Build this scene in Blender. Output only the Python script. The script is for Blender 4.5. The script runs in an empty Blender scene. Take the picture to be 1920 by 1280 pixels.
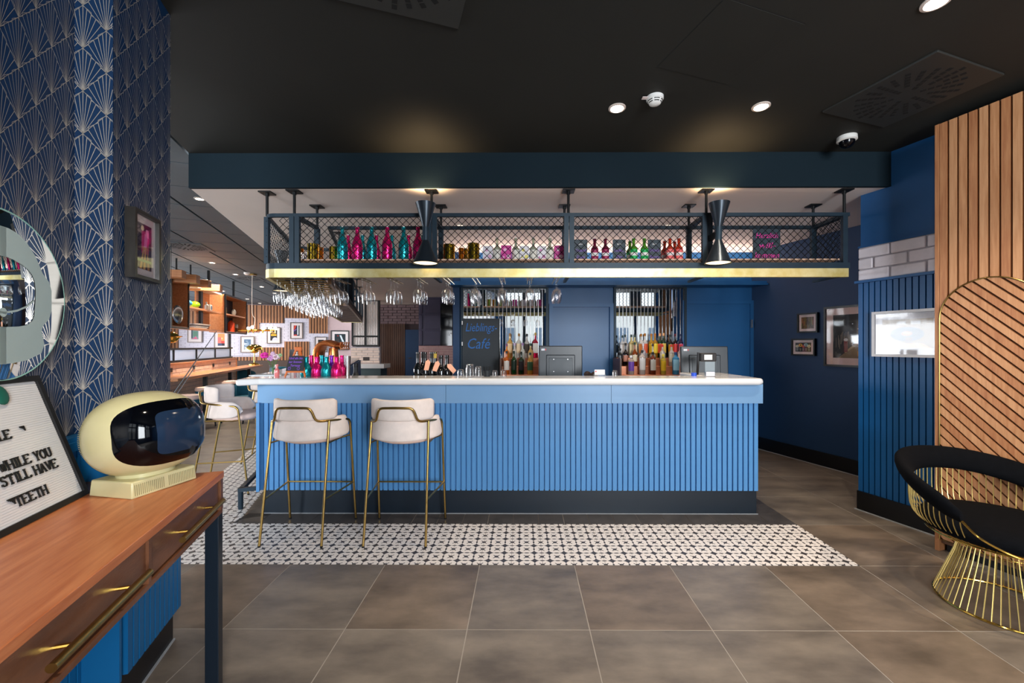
import bpy, bmesh, math, random
from mathutils import Vector, Matrix
random.seed(7)
S = bpy.context.scene
C = S.collection
R = math.radians
PI = math.pi

# ------------------------------------------------------------------ camera
EYE = 1.385
FPX = 780.0
cam_d = bpy.data.cameras.new('camera'); cam = bpy.data.objects.new('camera', cam_d); C.objects.link(cam)
cam.location = (0, 0, EYE)
YAW = 4.0 / FPX
cam.rotation_euler = (PI / 2, 0, YAW)
cam_d.sensor_width = 36.0; cam_d.sensor_fit = 'HORIZONTAL'
cam_d.lens = FPX / 1920 * 36.0
cam_d.shift_x = -15.0 / 1920; cam_d.shift_y = 7.0 / 1920
cam_d.clip_start = 0.02; cam_d.clip_end = 200
S.camera = cam
# ------------------------------------------------------------------ view, world
S.view_settings.view_transform = 'Standard'
S.view_settings.look = 'None'
S.view_settings.exposure = 0.55
S.view_settings.gamma = 1.0
S.view_settings.use_curve_mapping = False
S.cycles.use_denoising = True
S.cycles.max_bounces = 8
S.cycles.diffuse_bounces = 4
S.cycles.glossy_bounces = 5
S.cycles.transmission_bounces = 6
S.cycles.transparent_max_bounces = 24
S.cycles.caustics_reflective = False
S.cycles.caustics_refractive = False
S.cycles.sample_clamp_indirect = 4.0
W = bpy.data.worlds.new('sky'); S.world = W; W.use_nodes = True
bg = W.node_tree.nodes['Background']
bg.inputs[0].default_value = (0.85, 0.93, 1.0, 1); bg.inputs[1].default_value = 1.6

def area(name, loc, rot, sx, sy, power, col=(1, 1, 1), spread=PI):
    l = bpy.data.lights.new(name, 'AREA'); l.shape = 'RECTANGLE'; l.size = sx; l.size_y = sy
    l.energy = power; l.color = col; l.spread = spread
    o = bpy.data.objects.new(name, l); o.location = loc; o.rotation_euler = rot; C.objects.link(o)
    return o
def point(name, loc, power, col=(1, .8, .6), r=.04):
    l = bpy.data.lights.new(name, 'POINT'); l.energy = power; l.color = col; l.shadow_soft_size = r
    o = bpy.data.objects.new(name, l); o.location = loc; C.objects.link(o); return o
def spot(name, loc, rot, power, col=(1, .85, .68), size=110, blend=.6, r=.03):
    l = bpy.data.lights.new(name, 'SPOT'); l.energy = power; l.color = col; l.shadow_soft_size = r
    l.spot_size = R(size); l.spot_blend = blend
    o = bpy.data.objects.new(name, l); o.location = loc; o.rotation_euler = rot; C.objects.link(o); return o

# daylight entering through the street windows behind the camera
REAR = -2.6
DAY = (0.90, 0.95, 1.0)
area('daylight_street', (1.85, REAR + .05, 1.8), (R(90), 0, 0), 1.4, 2.0, 215, DAY)
area('daylight_street_left', (-3.2, REAR + .05, 1.8), (R(90), 0, 0), 2.2, 2.0, 230, DAY)
# ------------------------------------------------------------------ projection helpers: photo pixel -> place in the room
TH = R(18.7)                      # the lounge side of the building is turned by this angle
NX, NY = math.cos(TH), math.sin(TH)
DX, DY = -math.sin(TH), math.cos(TH)
def UV(u, v, z=0.0):
    return Vector((u * NX + v * DX, u * NY + v * DY, z))
def ray(px, py):
    a = (px - 975.0) / FPX; c = (647.0 - py) / FPX
    return Vector((a * math.cos(YAW) - math.sin(YAW), a * math.sin(YAW) + math.cos(YAW), c))
def PY(px, py, Y):
    r = ray(px, py); t = Y / r.y; return Vector((r.x * t, Y, EYE + r.z * t))
def PU(px, py, u):
    r = ray(px, py); t = u / (r.x * NX + r.y * NY); return Vector((r.x * t, r.y * t, EYE + r.z * t))
def PV(px, py, v):
    r = ray(px, py); t = v / (r.x * DX + r.y * DY); return Vector((r.x * t, r.y * t, EYE + r.z * t))
def PZ(px, py, z):
    r = ray(px, py); t = (z - EYE) / r.z; return Vector((r.x * t, r.y * t, z))
def toUV(p): return (p.x * NX + p.y * NY, p.x * DX + p.y * DY)
ROT_RIGHT = TH - PI / 2           # hung on a wall that faces -n
ROT_LEFT = TH + PI / 2            # hung on a wall that faces +n
ROT_FAR = TH                      # hung on a wall that faces -d

# ------------------------------------------------------------------ materials
def lin(c):
    out = []
    for x in c[:3]:
        x = x / 255.0
        out.append(x / 12.92 if x <= .04045 else ((x + .055) / 1.055) ** 2.4)
    return (*out, 1.0)
MATS = {}
def mat(name, col, rough=.5, metal=0.0, var=0.0, vscale=6.0, bump=0.0, bscale=60.0, trans=0.0, ior=1.45,
        emit=0.0, ecol=None, stretch=(1, 1, 1), coat=0.0, spec=.5, col2=None, detail=4.0, alpha=1.0):
    if name in MATS: return MATS[name]
    m = bpy.data.materials.new(name); m.use_nodes = True; MATS[name] = m
    nt = m.node_tree; p = nt.nodes['Principled BSDF']
    c = lin(col)
    p.inputs['Base Color'].default_value = c
    p.inputs['Roughness'].default_value = rough
    p.inputs['Metallic'].default_value = metal
    p.inputs['IOR'].default_value = ior
    p.inputs['Transmission Weight'].default_value = trans
    p.inputs['Coat Weight'].default_value = coat
    p.inputs['Specular IOR Level'].default_value = spec
    p.inputs['Alpha'].default_value = alpha
    if emit:
        p.inputs['Emission Color'].default_value = lin(ecol or col); p.inputs['Emission Strength'].default_value = emit
    if var or bump:
        tc = nt.nodes.new('ShaderNodeTexCoord'); mp = nt.nodes.new('ShaderNodeMapping')
        mp.inputs['Scale'].default_value = stretch
        nt.links.new(tc.outputs['Object'], mp.inputs['Vector'])
    if var:
        n = nt.nodes.new('ShaderNodeTexNoise'); n.inputs['Scale'].default_value = vscale; n.inputs['Detail'].default_value = detail
        n.inputs['Roughness'].default_value = .6
        nt.links.new(mp.outputs[0], n.inputs['Vector'])
        r = nt.nodes.new('ShaderNodeValToRGB')
        r.color_ramp.elements[0].position = .32; r.color_ramp.elements[1].position = .68
        lo = tuple(max(0, x * (1 - var)) for x in c[:3]) + (1,)
        hi = tuple(min(1, x * (1 + var)) for x in c[:3]) + (1,)
        if col2 is not None: lo, hi = c, lin(col2)
        r.color_ramp.elements[0].color = lo; r.color_ramp.elements[1].color = hi
        nt.links.new(n.outputs['Fac'], r.inputs['Fac']); nt.links.new(r.outputs['Color'], p.inputs['Base Color'])
    if bump:
        n2 = nt.nodes.new('ShaderNodeTexNoise'); n2.inputs['Scale'].default_value = bscale; n2.inputs['Detail'].default_value = 3
        nt.links.new(mp.outputs[0], n2.inputs['Vector'])
        b = nt.nodes.new('ShaderNodeBump'); b.inputs['Strength'].default_value = bump; b.inputs['Distance'].default_value = .01
        nt.links.new(n2.outputs['Fac'], b.inputs['Height']); nt.links.new(b.outputs['Normal'], p.inputs['Normal'])
    return m

def clear_glass(name, tint=(1, 1, 1), fac=.12, k=.75):
    """thin blown glass: mostly see-through with a fresnel sheen"""
    if name in MATS: return MATS[name]
    m = bpy.data.materials.new(name); m.use_nodes = True; MATS[name] = m
    nt = m.node_tree; nt.nodes.clear()
    o = nt.nodes.new('ShaderNodeOutputMaterial'); mx = nt.nodes.new('ShaderNodeMixShader')
    t = nt.nodes.new('ShaderNodeBsdfTransparent'); g = nt.nodes.new('ShaderNodeBsdfGlossy')
    t.inputs[0].default_value = (*tint, 1); g.inputs['Roughness'].default_value = .04
    lw = nt.nodes.new('ShaderNodeLayerWeight'); lw.inputs['Blend'].default_value = .45
    ad = nt.nodes.new('ShaderNodeMath'); ad.operation = 'MULTIPLY_ADD'; ad.inputs[1].default_value = k; ad.inputs[2].default_value = fac
    ad.use_clamp = True
    nt.links.new(lw.outputs['Facing'], ad.inputs[0]); nt.links.new(ad.outputs[0], mx.inputs[0])
    nt.links.new(t.outputs[0], mx.inputs[1]); nt.links.new(g.outputs[0], mx.inputs[2]); nt.links.new(mx.outputs[0], o.inputs[0])
    return m

M = {}
M['bar_blue'] = mat('bar_blue_paint', (78, 136, 190), .42, var=.05, vscale=3)
M['bar_fascia'] = mat('bar_fascia_paint', (118, 158, 196), .34, var=.04, vscale=2)
M['bar_plinth'] = mat('dark_plinth', (12, 26, 38), .45, var=.1)
M['pier_blue'] = mat('deep_blue_paint', (12, 78, 132), .45, var=.06, vscale=3)
M['left_blue'] = mat('wainscot_blue_paint', (12, 94, 146), .42, var=.06, vscale=3)
M['navy'] = mat('navy_wall_paint', (20, 54, 90), .6, var=.06, vscale=2)
M['backblue'] = mat('back_bar_blue_paint', (30, 90, 142), .38, var=.05, vscale=2)
M['black_skirt'] = mat('black_skirting', (10, 11, 14), .35, var=.1)
M['joint'] = mat('pale_sealant', (150, 155, 160), .5, var=.1)
M['ceil_dark'] = mat('dark_ceiling_paint', (40, 40, 37), .7, spec=.25, var=.08, vscale=1.2, bump=.05, bscale=200)
M['bulkhead'] = mat('bulkhead_paint', (20, 34, 42), .8, var=.05, vscale=2, spec=.15)
M['ceil_white'] = mat('white_ceiling_paint', (242, 226, 216), .7, var=.02, vscale=2)
M['tile_ceiling'] = mat('grey_ceiling_tile', (66, 78, 86), .6, var=.06, vscale=3, bump=.05, bscale=250)
M['black'] = mat('black_metal', (14, 16, 18), .4, metal=.3, var=.15)
M['frame_steel'] = mat('dark_blue_grey_steel', (34, 50, 62), .45, metal=.25, spec=.4, var=.12, vscale=9)
M['wire'] = mat('dark_mesh_wire', (16, 20, 24), .4, metal=.6, var=.2)
M['top_white'] = mat('white_worktop', (226, 226, 226), .12, var=.03, vscale=4, coat=.3)
M['floor'] = mat('brown_grey_floor_tile', (88, 80, 73), .34, var=.16, vscale=2.2, bump=.02, bscale=40, detail=8, stretch=(1, 2.2, 1), col2=(132, 121, 108))
M['floor2'] = mat('brown_floor_tile_dark', (86, 75, 64), .34, var=.16, vscale=1.8, bump=.02, bscale=40, detail=8, stretch=(1.3, 2.5, 1), col2=(130, 114, 98))
M['grout'] = mat('light_grout', (158, 150, 140), .8, var=.1)
M['dark_tile'] = mat('black_slate_tile', (74, 70, 68), .3, var=.25, vscale=9, bump=.03)
M['brass'] = mat('satin_brass', (168, 138, 80), .28, metal=1, var=.08, vscale=20)
M['gold'] = mat('polished_gold', (232, 190, 92), .12, metal=1, var=.05, vscale=20)
M['goldwire'] = mat('gold_plated_wire', (222, 194, 118), .34, metal=.85, var=.05, vscale=20)
M['blush'] = mat('blush_velvet', (238, 222, 212), .85, var=.06, vscale=14, bump=.08, bscale=220)
M['blush2'] = mat('blush_seat_fabric', (240, 206, 190), .85, var=.06, vscale=14, bump=.08, bscale=220)
M['oak'] = mat('natural_oak', (160, 106, 66), .48, var=.2, vscale=5, stretch=(14, 14, .9), bump=.06, bscale=30, col2=(186, 134, 92))
M['oak2'] = mat('natural_oak_warm', (150, 94, 58), .48, var=.2, vscale=5, stretch=(14, 14, .9), bump=.06, bscale=30, col2=(176, 122, 80))
M['oak3'] = mat('natural_oak_light', (170, 118, 78), .48, var=.2, vscale=5, stretch=(14, 14, .9), bump=.06, bscale=30, col2=(192, 142, 100))
M['vent'] = mat('vent_plate_paint', (40, 41, 39), .55)
M['oak_gap'] = mat('oak_backing', (104, 72, 50), .6, var=.2, vscale=5, stretch=(10, 10, 1))
M['walnut'] = mat('console_walnut_top', (176, 96, 52), .32, var=.3, vscale=4, stretch=(14, 1.1, 14), bump=.05, bscale=40, col2=(206, 130, 82), detail=8)
M['walnut_d'] = mat('console_walnut_dark', (88, 54, 36), .35, var=.3, vscale=3, stretch=(6, 1.4, 5), bump=.05, bscale=40, col2=(122, 78, 52), detail=7)
M['cream'] = mat('cream_plastic', (208, 200, 152), .3, var=.04, vscale=8, coat=.2)
M['cream_d'] = mat('cream_plastic_slots', (150, 142, 104), .5, var=.1)
M['visor'] = mat('smoked_visor', (4, 5, 9), .06, var=.1, spec=.35)
M['crt'] = mat('grey_picture_tube', (30, 46, 68), .12, var=.08, spec=.3)
M['white_matte'] = mat('white_board', (222, 222, 222), .6, var=.03)
M['black_matte'] = mat('matte_black', (16, 16, 17), .6, var=.15)
M['black_fabric'] = mat('black_wool', (7, 8, 11), .95, spec=.1, var=.2, vscale=40, bump=.12, bscale=300)
M['mirror'] = mat('mirror_glass', (225, 230, 232), .015, metal=1, var=.02, vscale=2)
M['frost'] = mat('frosted_etching', (168, 186, 184), .45, var=.03, vscale=5)
M['brick_white'] = mat('painted_brick', (228, 220, 226), .7, var=.06, vscale=9, bump=.3, bscale=30)
M['mortar'] = mat('brick_mortar', (176, 170, 176), .85, var=.1, vscale=12, bump=.2)
M['brick_far'] = mat('pale_lounge_brick', (226, 220, 232), .7, var=.05, vscale=4, bump=.2, bscale=18)
M['brick_warm'] = mat('warm_counter_brick', (228, 206, 192), .7, var=.08, vscale=8, bump=.25, bscale=30)
M['brick_dark'] = mat('dusky_brick', (118, 96, 98), .8, var=.2, vscale=6, bump=.3, bscale=25)
M['mortar_dark'] = mat('dark_mortar', (66, 52, 54), .85, var=.1)
M['pink_wall'] = mat('dusky_pink_wall', (200, 172, 172), .7, var=.03)
M['wallpaper'] = mat('wallpaper_ground', (5, 44, 80), .5, var=.08, vscale=10)
M['foil'] = mat('silver_foil_print', (206, 196, 184), .38, metal=.55, var=.05, vscale=20)
M['wood_dark'] = mat('dark_walnut_panel', (66, 40, 26), .4, var=.25, vscale=4, stretch=(8, 8, 1), col2=(84, 52, 34))
M['counter_oak'] = mat('counter_wood', (176, 112, 70), .35, var=.2, vscale=4, stretch=(1, 9, 9), col2=(198, 136, 90))
M['copper'] = mat('polished_copper', (236, 140, 80), .22, metal=.75, var=.06)
M['steel'] = mat('brushed_steel', (190, 190, 190), .22, metal=1, var=.06)
M['purple_panel'] = mat('aubergine_panel', (62, 54, 80), .5, var=.06)
M['teal_fabric'] = mat('petrol_fabric', (20, 84, 104), .85, var=.1, vscale=20, bump=.1)
M['lampshade'] = mat('lamp_enamel', (44, 52, 60), .3, metal=.55, var=.06)
M['white_plastic'] = mat('white_plastic', (226, 226, 222), .35, var=.03)
M['glass'] = clear_glass('clear_glass', fac=.03, k=.42)
M['pane'] = clear_glass('picture_glass', fac=.015, k=.3)
def glow(name, col, st): return mat(name, col, .5, emit=st, ecol=col)
M['lamp_on'] = glow('lit_lamp', (255, 226, 180), 1.5)
M['globe_on'] = glow('lit_globe', (255, 232, 200), 7)
M['spot_on'] = glow('lit_downlight', (255, 240, 220), 30)
def flat(r, g, b, rough=.5): return mat('tone_%d_%d_%d' % (r, g, b), (r, g, b), rough, var=.04, vscale=20)

# ------------------------------------------------------------------ mesh builder
class B:
    def __init__(s): s.bm = bmesh.new(); s.mi = 0
    def _f(s, vs):
        try:
            f = s.bm.faces.new(vs); f.material_index = s.mi; return f
        except ValueError: return None
    def box(s, x0, x1, y0, y1, z0, z1, mtx=None):
        if x0 > x1: x0, x1 = x1, x0
        if y0 > y1: y0, y1 = y1, y0
        if z0 > z1: z0, z1 = z1, z0
        co = [Vector(p) for p in ((x0, y0, z0), (x1, y0, z0), (x1, y1, z0), (x0, y1, z0), (x0, y0, z1), (x1, y0, z1), (x1, y1, z1), (x0, y1, z1))]
        if mtx: co = [mtx @ p for p in co]
        v = [s.bm.verts.new(p) for p in co]
        for f in ((0, 3, 2, 1), (4, 5, 6, 7), (0, 1, 5, 4), (1, 2, 6, 5), (2, 3, 7, 6), (3, 0, 4, 7)): s._f([v[i] for i in f])
        return s
    def prism(s, poly, z0, z1, mtx=None):
        """poly: ccw list of (x,y); extruded z0..z1"""
        a = 0
        for i in range(len(poly)):
            x0, y0 = poly[i][:2]; x1, y1 = poly[(i + 1) % len(poly)][:2]; a += x0 * y1 - x1 * y0
        if a < 0: poly = poly[::-1]
        lo = [Vector((p[0], p[1], z0)) for p in poly]; hi = [Vector((p[0], p[1], z1)) for p in poly]
        if mtx: lo = [mtx @ p for p in lo]; hi = [mtx @ p for p in hi]
        a_ = [s.bm.verts.new(p) for p in lo]; b_ = [s.bm.verts.new(p) for p in hi]
        s._f(a_[::-1]); s._f(b_)
        n = len(poly)
        for i in range(n): s._f([a_[i], a_[(i + 1) % n], b_[(i + 1) % n], b_[i]])
        return s
    def lathe(s, prof, n=20, mtx=None, cap=True, a0=0, a1=2 * PI):
        full = abs(a1 - a0 - 2 * PI) < 1e-6
        rings = []
        for (r, z) in prof:
            if r < 1e-6:
                p = Vector((0, 0, z)); p = mtx @ p if mtx else p
                rings.append([s.bm.verts.new(p)])
            else:
                k = n if full else n + 1
                ring = []
                for i in range(k):
                    a = a0 + (a1 - a0) * i / n
                    p = Vector((r * math.cos(a), r * math.sin(a), z)); p = mtx @ p if mtx else p
                    ring.append(s.bm.verts.new(p))
                rings.append(ring)
        for A, Bq in zip(rings, rings[1:]):
            la, lb = len(A), len(Bq)
            if la == 1 and lb == 1: continue
            m_ = n if full else n
            for i in range(m_):
                j = (i + 1) % max(la, lb) if full else i + 1
                if la == 1: s._f([A[0], Bq[j], Bq[i]])
                elif lb == 1: s._f([A[i], A[j], Bq[0]])
                else: s._f([A[i], A[j], Bq[j], Bq[i]])
        return s
    def tube(s, pts, r, n=8, closed=False, flat_=None):
        """round (or flat_=(w,h) rectangular, z-up) tube along points"""
        pts = [Vector(p) for p in pts]; k = len(pts)
        rr = r if isinstance(r, (list, tuple)) else [r] * k
        rings = []; prev = None
        for i, p in enumerate(pts):
            if closed: t = (pts[(i + 1) % k] - pts[i - 1])
            elif i == 0: t = pts[1] - p
            elif i == k - 1: t = p - pts[i - 1]
            else: t = (pts[i + 1] - p).normalized() + (p - pts[i - 1]).normalized()
            t = t.normalized() if t.length > 1e-9 else Vector((0, 0, 1))
            if prev is None:
                up = Vector((0, 0, 1)) if abs(t.z) < .95 else Vector((1, 0, 0))
                a = t.cross(up).normalized()
            else:
                a = (prev - t * prev.dot(t))
                a = a.normalized() if a.length > 1e-6 else t.orthogonal().normalized()
            prev = a; b = a.cross(t).normalized()
            ring = []
            for j in range(n):
                q = 2 * PI * j / n
                ring.append(s.bm.verts.new(p + a * math.cos(q) * rr[i] + b * math.sin(q) * rr[i]))
            rings.append(ring)
        m_ = k if closed else k - 1
        for i in range(m_):
            A = rings[i]; Q = rings[(i + 1) % k]
            for j in range(n): s._f([A[j], A[(j + 1) % n], Q[(j + 1) % n], Q[j]])
        if not closed: s._f(rings[0][::-1]); s._f(rings[-1])
        return s
    def rail(s, path, w, z0, z1, closed=False, off=0.0):
        """rectangular bar swept along a horizontal 2-D path with mitred corners; w = thickness"""
        P = [Vector((p[0], p[1])) for p in path]; k = len(P); L = []; Rr = []
        for i in range(k):
            if closed or 0 < i < k - 1:
                a = (P[i] - P[i - 1]).normalized(); b = (P[(i + 1) % k] - P[i]).normalized()
            elif i == 0: a = b = (P[1] - P[0]).normalized()
            else: a = b = (P[i] - P[i - 1]).normalized()
            na = Vector((-a.y, a.x)); nb = Vector((-b.y, b.x)); m = (na + nb)
            m = m / max(.2, m.length_squared) * 2 if m.length > 1e-6 else na
            L.append(P[i] + m * (off + w / 2)); Rr.append(P[i] + m * (off - w / 2))
        vs = [[s.bm.verts.new((q[i].x, q[i].y, z)) for q, z in ((L, z0), (Rr, z0), (Rr, z1), (L, z1))] for i in range(k)]
        for i in range(k if closed else k - 1):
            A = vs[i]; Q = vs[(i + 1) % k]
            for j in range(4): s._f([A[j], A[(j + 1) % 4], Q[(j + 1) % 4], Q[j]])
        if not closed: s._f(vs[0][::-1]); s._f(vs[-1])
        return s
    def bar(s, p0, p1, w, h=None):
        """square bar between two points"""
        p0, p1 = Vector(p0), Vector(p1); h = h or w; t = (p1 - p0).normalized()
        up = Vector((0, 0, 1)) if abs(t.z) < .9 else Vector((0, 1, 0))
        a = t.cross(up).normalized(); b = a.cross(t).normalized()
        v = []
        for p in (p0, p1):
            for i, j in ((-1, -1), (1, -1), (1, 1), (-1, 1)): v.append(s.bm.verts.new(p + a * i * w / 2 + b * j * h / 2))
        for f in ((3, 2, 1, 0), (4, 5, 6, 7), (0, 1, 5, 4), (1, 2, 6, 5), (2, 3, 7, 6), (3, 0, 4, 7)): s._f([v[i] for i in f])
        return s
    def sphere(s, c, r, n=14, m=10, sc=(1, 1, 1), mtx=None):
        prof = [(math.sin(PI * i / m), -math.cos(PI * i / m)) for i in range(m + 1)]
        prof[0] = (0, -1); prof[-1] = (0, 1)
        mm = Matrix.Translation(c) @ Matrix.Diagonal((r * sc[0], r * sc[1], r * sc[2], 1))
        if mtx: mm = mtx @ mm
        return s.lathe(prof, n, mm)
    def quad(s, pts):
        s._f([s.bm.verts.new(p) for p in pts]); return s
    def obj(s, name, m, parent=None, bevel=0, smooth=True, loc=None, rot=None, sharp=38, seg=2):
        bmesh.ops.recalc_face_normals(s.bm, faces=s.bm.faces[:])
        if smooth:
            ca = R(sharp)
            for f in s.bm.faces: f.smooth = True
            for e in s.bm.edges:
                if len(e.link_faces) == 2:
                    if e.calc_face_angle(0) > ca: e.smooth = False
                else: e.smooth = False
        me = bpy.data.meshes.new(name); s.bm.to_mesh(me); s.bm.free()
        for x in (m if isinstance(m, (list, tuple)) else [m]): me.materials.append(x)
        return link(name, me, parent, bevel, loc, rot, seg)
def link(name, me, parent=None, bevel=0, loc=None, rot=None, seg=2):
    o = bpy.data.objects.new(name, me); C.objects.link(o)
    if parent is not None: o.parent = parent
    if loc is not None: o.location = loc
    if rot is not None: o.rotation_euler = (0, 0, rot) if not isinstance(rot, (tuple, list)) else rot
    if bevel:
        b = o.modifiers.new('bevel', 'BEVEL'); b.width = bevel; b.segments = seg; b.limit_method = 'ANGLE'; b.angle_limit = R(40)
    return o
def tag(o, label, cat, group=None):
    o['label'] = label; o['category'] = cat
    if group: o['group'] = group
    return o
def thing(name, label, cat, loc=(0, 0, 0), rot=0, group=None):
    o = bpy.data.objects.new(name, None); C.objects.link(o); o.empty_display_size = .05
    o.location = loc; o.rotation_euler = (0, 0, rot) if not isinstance(rot, (tuple, list)) else rot
    return tag(o, label, cat, group)
def struct(o): o['kind'] = 'structure'; return o
def dup(root, loc, rot=None, label=None, group=None, scale=None, swap=None):
    def cp(o, par):
        c = o.copy(); C.objects.link(c); c.parent = par
        if swap and o.type == 'MESH' and o.data.materials and o.data.materials[0] in swap:
            c.data = o.data.copy()
            for i in range(len(c.data.materials)):
                if c.data.materials[i] in swap: c.data.materials[i] = swap[c.data.materials[i]]
        for ch in kids[o]: cp(ch, c)
        return c
    kids = {}
    def walk(o):
        kids[o] = list(o.children)
        for x in kids[o]: walk(x)
    walk(root)
    r = cp(root, None); r.location = loc
    if rot is not None: r.rotation_euler = (0, 0, rot) if not isinstance(rot, (tuple, list)) else rot
    if scale is not None: r.scale = (scale,) * 3 if not isinstance(scale, (tuple, list)) else scale
    if label: r['label'] = label
    if group: r['group'] = group
    return r
def clip(poly, a, b, c):
    """keep the part of a convex polygon where a*x+b*y >= c"""
    out = []
    for i in range(len(poly)):
        p, q = poly[i], poly[(i + 1) % len(poly)]
        dp, dq = a * p[0] + b * p[1] - c, a * q[0] + b * q[1] - c
        if dp >= 0: out.append(p)
        if (dp >= 0) != (dq >= 0):
            t = dp / (dp - dq); out.append((p[0] + (q[0] - p[0]) * t, p[1] + (q[1] - p[1]) * t))
    return out
def clip_to(poly, conv):
    for i in range(len(conv)):
        (x0, y0), (x1, y1) = conv[i], conv[(i + 1) % len(conv)]
        a, b = -(y1 - y0), (x1 - x0)
        poly = clip(poly, a, b, a * x0 + b * y0)
        if len(poly) < 3: return []
    return poly
def text(body, size, m, parent, loc, rot=(PI / 2, 0, 0), name='lettering', ext=.0004, shear=0.0, align='CENTER', width=None):
    cu = bpy.data.curves.new('t', 'FONT'); cu.body = body; cu.size = size; cu.align_x = align; cu.align_y = 'CENTER'
    cu.extrude = ext; cu.shear = shear; cu.resolution_u = 2; cu.space_line = .95
    t = bpy.data.objects.new('t', cu); C.objects.link(t)
    bpy.context.view_layer.update()
    me = bpy.data.meshes.new_from_object(t.evaluated_get(bpy.context.evaluated_depsgraph_get()))
    bpy.data.objects.remove(t); me.name = name
    me.materials.clear(); me.materials.append(m)
    if width:
        xs = [v.co.x for v in me.vertices]; k = width / (max(xs) - min(xs))
        for v in me.vertices: v.co.x *= k
    return link(name, me, parent, 0, loc, rot)
def frame_rot(z): return (0, 0, z)
UVM = Matrix(((NX, DX, 0, 0), (NY, DY, 0, 0), (0, 0, 1, 0), (0, 0, 0, 1)))   # (u,v,z) -> world
# ================================================================== ROOM SHELL
CEIL, LOW = 2.93, 2.655
YB = 3.336                         # face of the bulkhead over the bar
def halfplanes(hp, big=40):
    P = [(-big, -big), (big, -big), (big, big), (-big, big)]
    for a, b, c in hp: P = clip(P, a, b, c)
    return P
def uge(c): return (NX, NY, c)
def ule(c): return (-NX, -NY, -c)
def vge(c): return (DX, DY, c)
def vle(c): return (-DX, -DY, -c)
def yge(c): return (0, 1, c)
def yle(c): return (0, -1, -c)
def xge(c): return (1, 0, c)
def xle(c): return (-1, 0, -c)
def use_world(m):
    """pattern runs on through neighbouring pieces: drive it from the place in the room"""
    nt = m.node_tree
    g = nt.nodes.new('ShaderNodeNewGeometry')
    for n in nt.nodes:
        if n.type == 'MAPPING': nt.links.new(g.outputs['Position'], n.inputs['Vector'])
for k in ('floor', 'floor2', 'oak', 'oak2', 'oak3', 'dark_tile', 'brick_white', 'brick_dark', 'tile_ceiling'): use_world(M[k])

b = B(); b.prism(halfplanes([uge(-8), yge(REAR - .2), ule(5.2), vle(18.7)]), -.12, -.0008)
floor = struct(b.obj('floor', M['grout'], smooth=False))
b = B(); b.prism(halfplanes([uge(-1.47), yge(-.9), ule(4.9), yle(YB)]), CEIL, CEIL + .12)
b.prism(halfplanes([uge(-8), yge(REAR - .2), ule(5), yle(-.86)]), 3.75, 3.85); b.box(-9, 6, -.94, -.86, CEIL, 3.8)
ceiling = struct(b.obj('ceiling', M['ceil_dark'], smooth=False))
b = B(); b.prism(halfplanes([uge(-8), yge(REAR), ule(-1.49), vle(18.6)]), CEIL + .03, CEIL + .15)
ceil2 = struct(b.obj('ceiling', M['black'], smooth=False)); ceil2['label'] = 'grid ceiling of the lounge'
b = B(); b.prism(halfplanes([uge(-1.47), yge(YB + .03), ule(4.85), yle(13.2)]), LOW, LOW + .28)
low = struct(b.obj('ceiling', M['ceil_white'], smooth=False)); low['label'] = 'lowered pale ceiling above the bar'
b = B(); b.prism(halfplanes([uge(-1.475), yge(YB), ule(4.0), yle(YB + .03)]), LOW - .002, CEIL + .01)
struct(b.obj('trim_1', M['bulkhead'], smooth=False))['label'] = 'dark blue bulkhead face over the bar'
# lounge ceiling tiles
def ctile(sx, sy):
    b = B(); b.box(-sx / 2, sx / 2, -sy / 2, sy / 2, 0, .02); return b
tp = ctile(.585, .616).obj('ceiling_tile', M['tile_ceiling'], ceil2, smooth=False)
first = True; u0 = -1.475; ts = .6125; vs = .63
for i in range(11):
    for j in range(27):
        u = u0 - ts * (i + .5); v = 4.25 - 3.15 + vs * (j + .5)
        p = UV(u, v, CEIL)
        if u < -7.95 or v > 18.4: continue
        r = p.x / max(.1, p.y)
        if p.y < .3 or r < -2.2: continue
        o = tp if first else link('ceiling_tile', tp.data, ceil2)
        first = False
        o.location = p; o.rotation_euler = (0, 0, TH)

# ---- floor tiles
TS = .597
def ftile(s, m, g=.005, h=.008, name='floor_tile'):
    b = B(); b.box(g / 2, s - g / 2, g / 2, s - g / 2, 0, h); return b.obj(name, m, floor, smooth=False)
fa = ftile(TS, M['floor']); fb = ftile(TS, M['floor2']); fa.location.z = fb.location.z = -.008
used = {0: False, 1: False}
for i in range(-8, 9):
    for j in range(-6, 11):
        x = .329 + TS * i; y = 2.623 + TS * j
        if j < -5 or x < -4.6 or x > 5.3 or y < -.6: continue
        u, v = toUV(Vector((x + .3, y + .3, 0)))
        if u > 5.4: continue
        if (u < -1.3 and v < 2.0): continue
        k = random.random() < .4
        src = fb if k else fa
        if not used[k]: o = src; used[k] = True
        else: o = link('floor_tile', src.data, floor)
        o.location = (x, y, -.008)
b = B()
for i in range(-24, 9):
    for j in range(-6, 28):
        x = .329 + TS * i; y = 2.623 + TS * j
        inside = not (x < -4.6 or x > 5.3 or y < -.6)
        if i in range(-8, 9) and j in range(-5, 11) and inside: continue
        u, v = toUV(Vector((x + .3, y + .3, 0)))
        if u < -8.3 or u > 5 or v > 18.7 or y < REAR: continue
        b.box(x + .002, x + TS - .002, y + .002, y + TS - .002, -.008, 0)
o = b.obj('far_floor_tiles', M['floor'], floor, smooth=False); o['kind'] = 'stuff'
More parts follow.
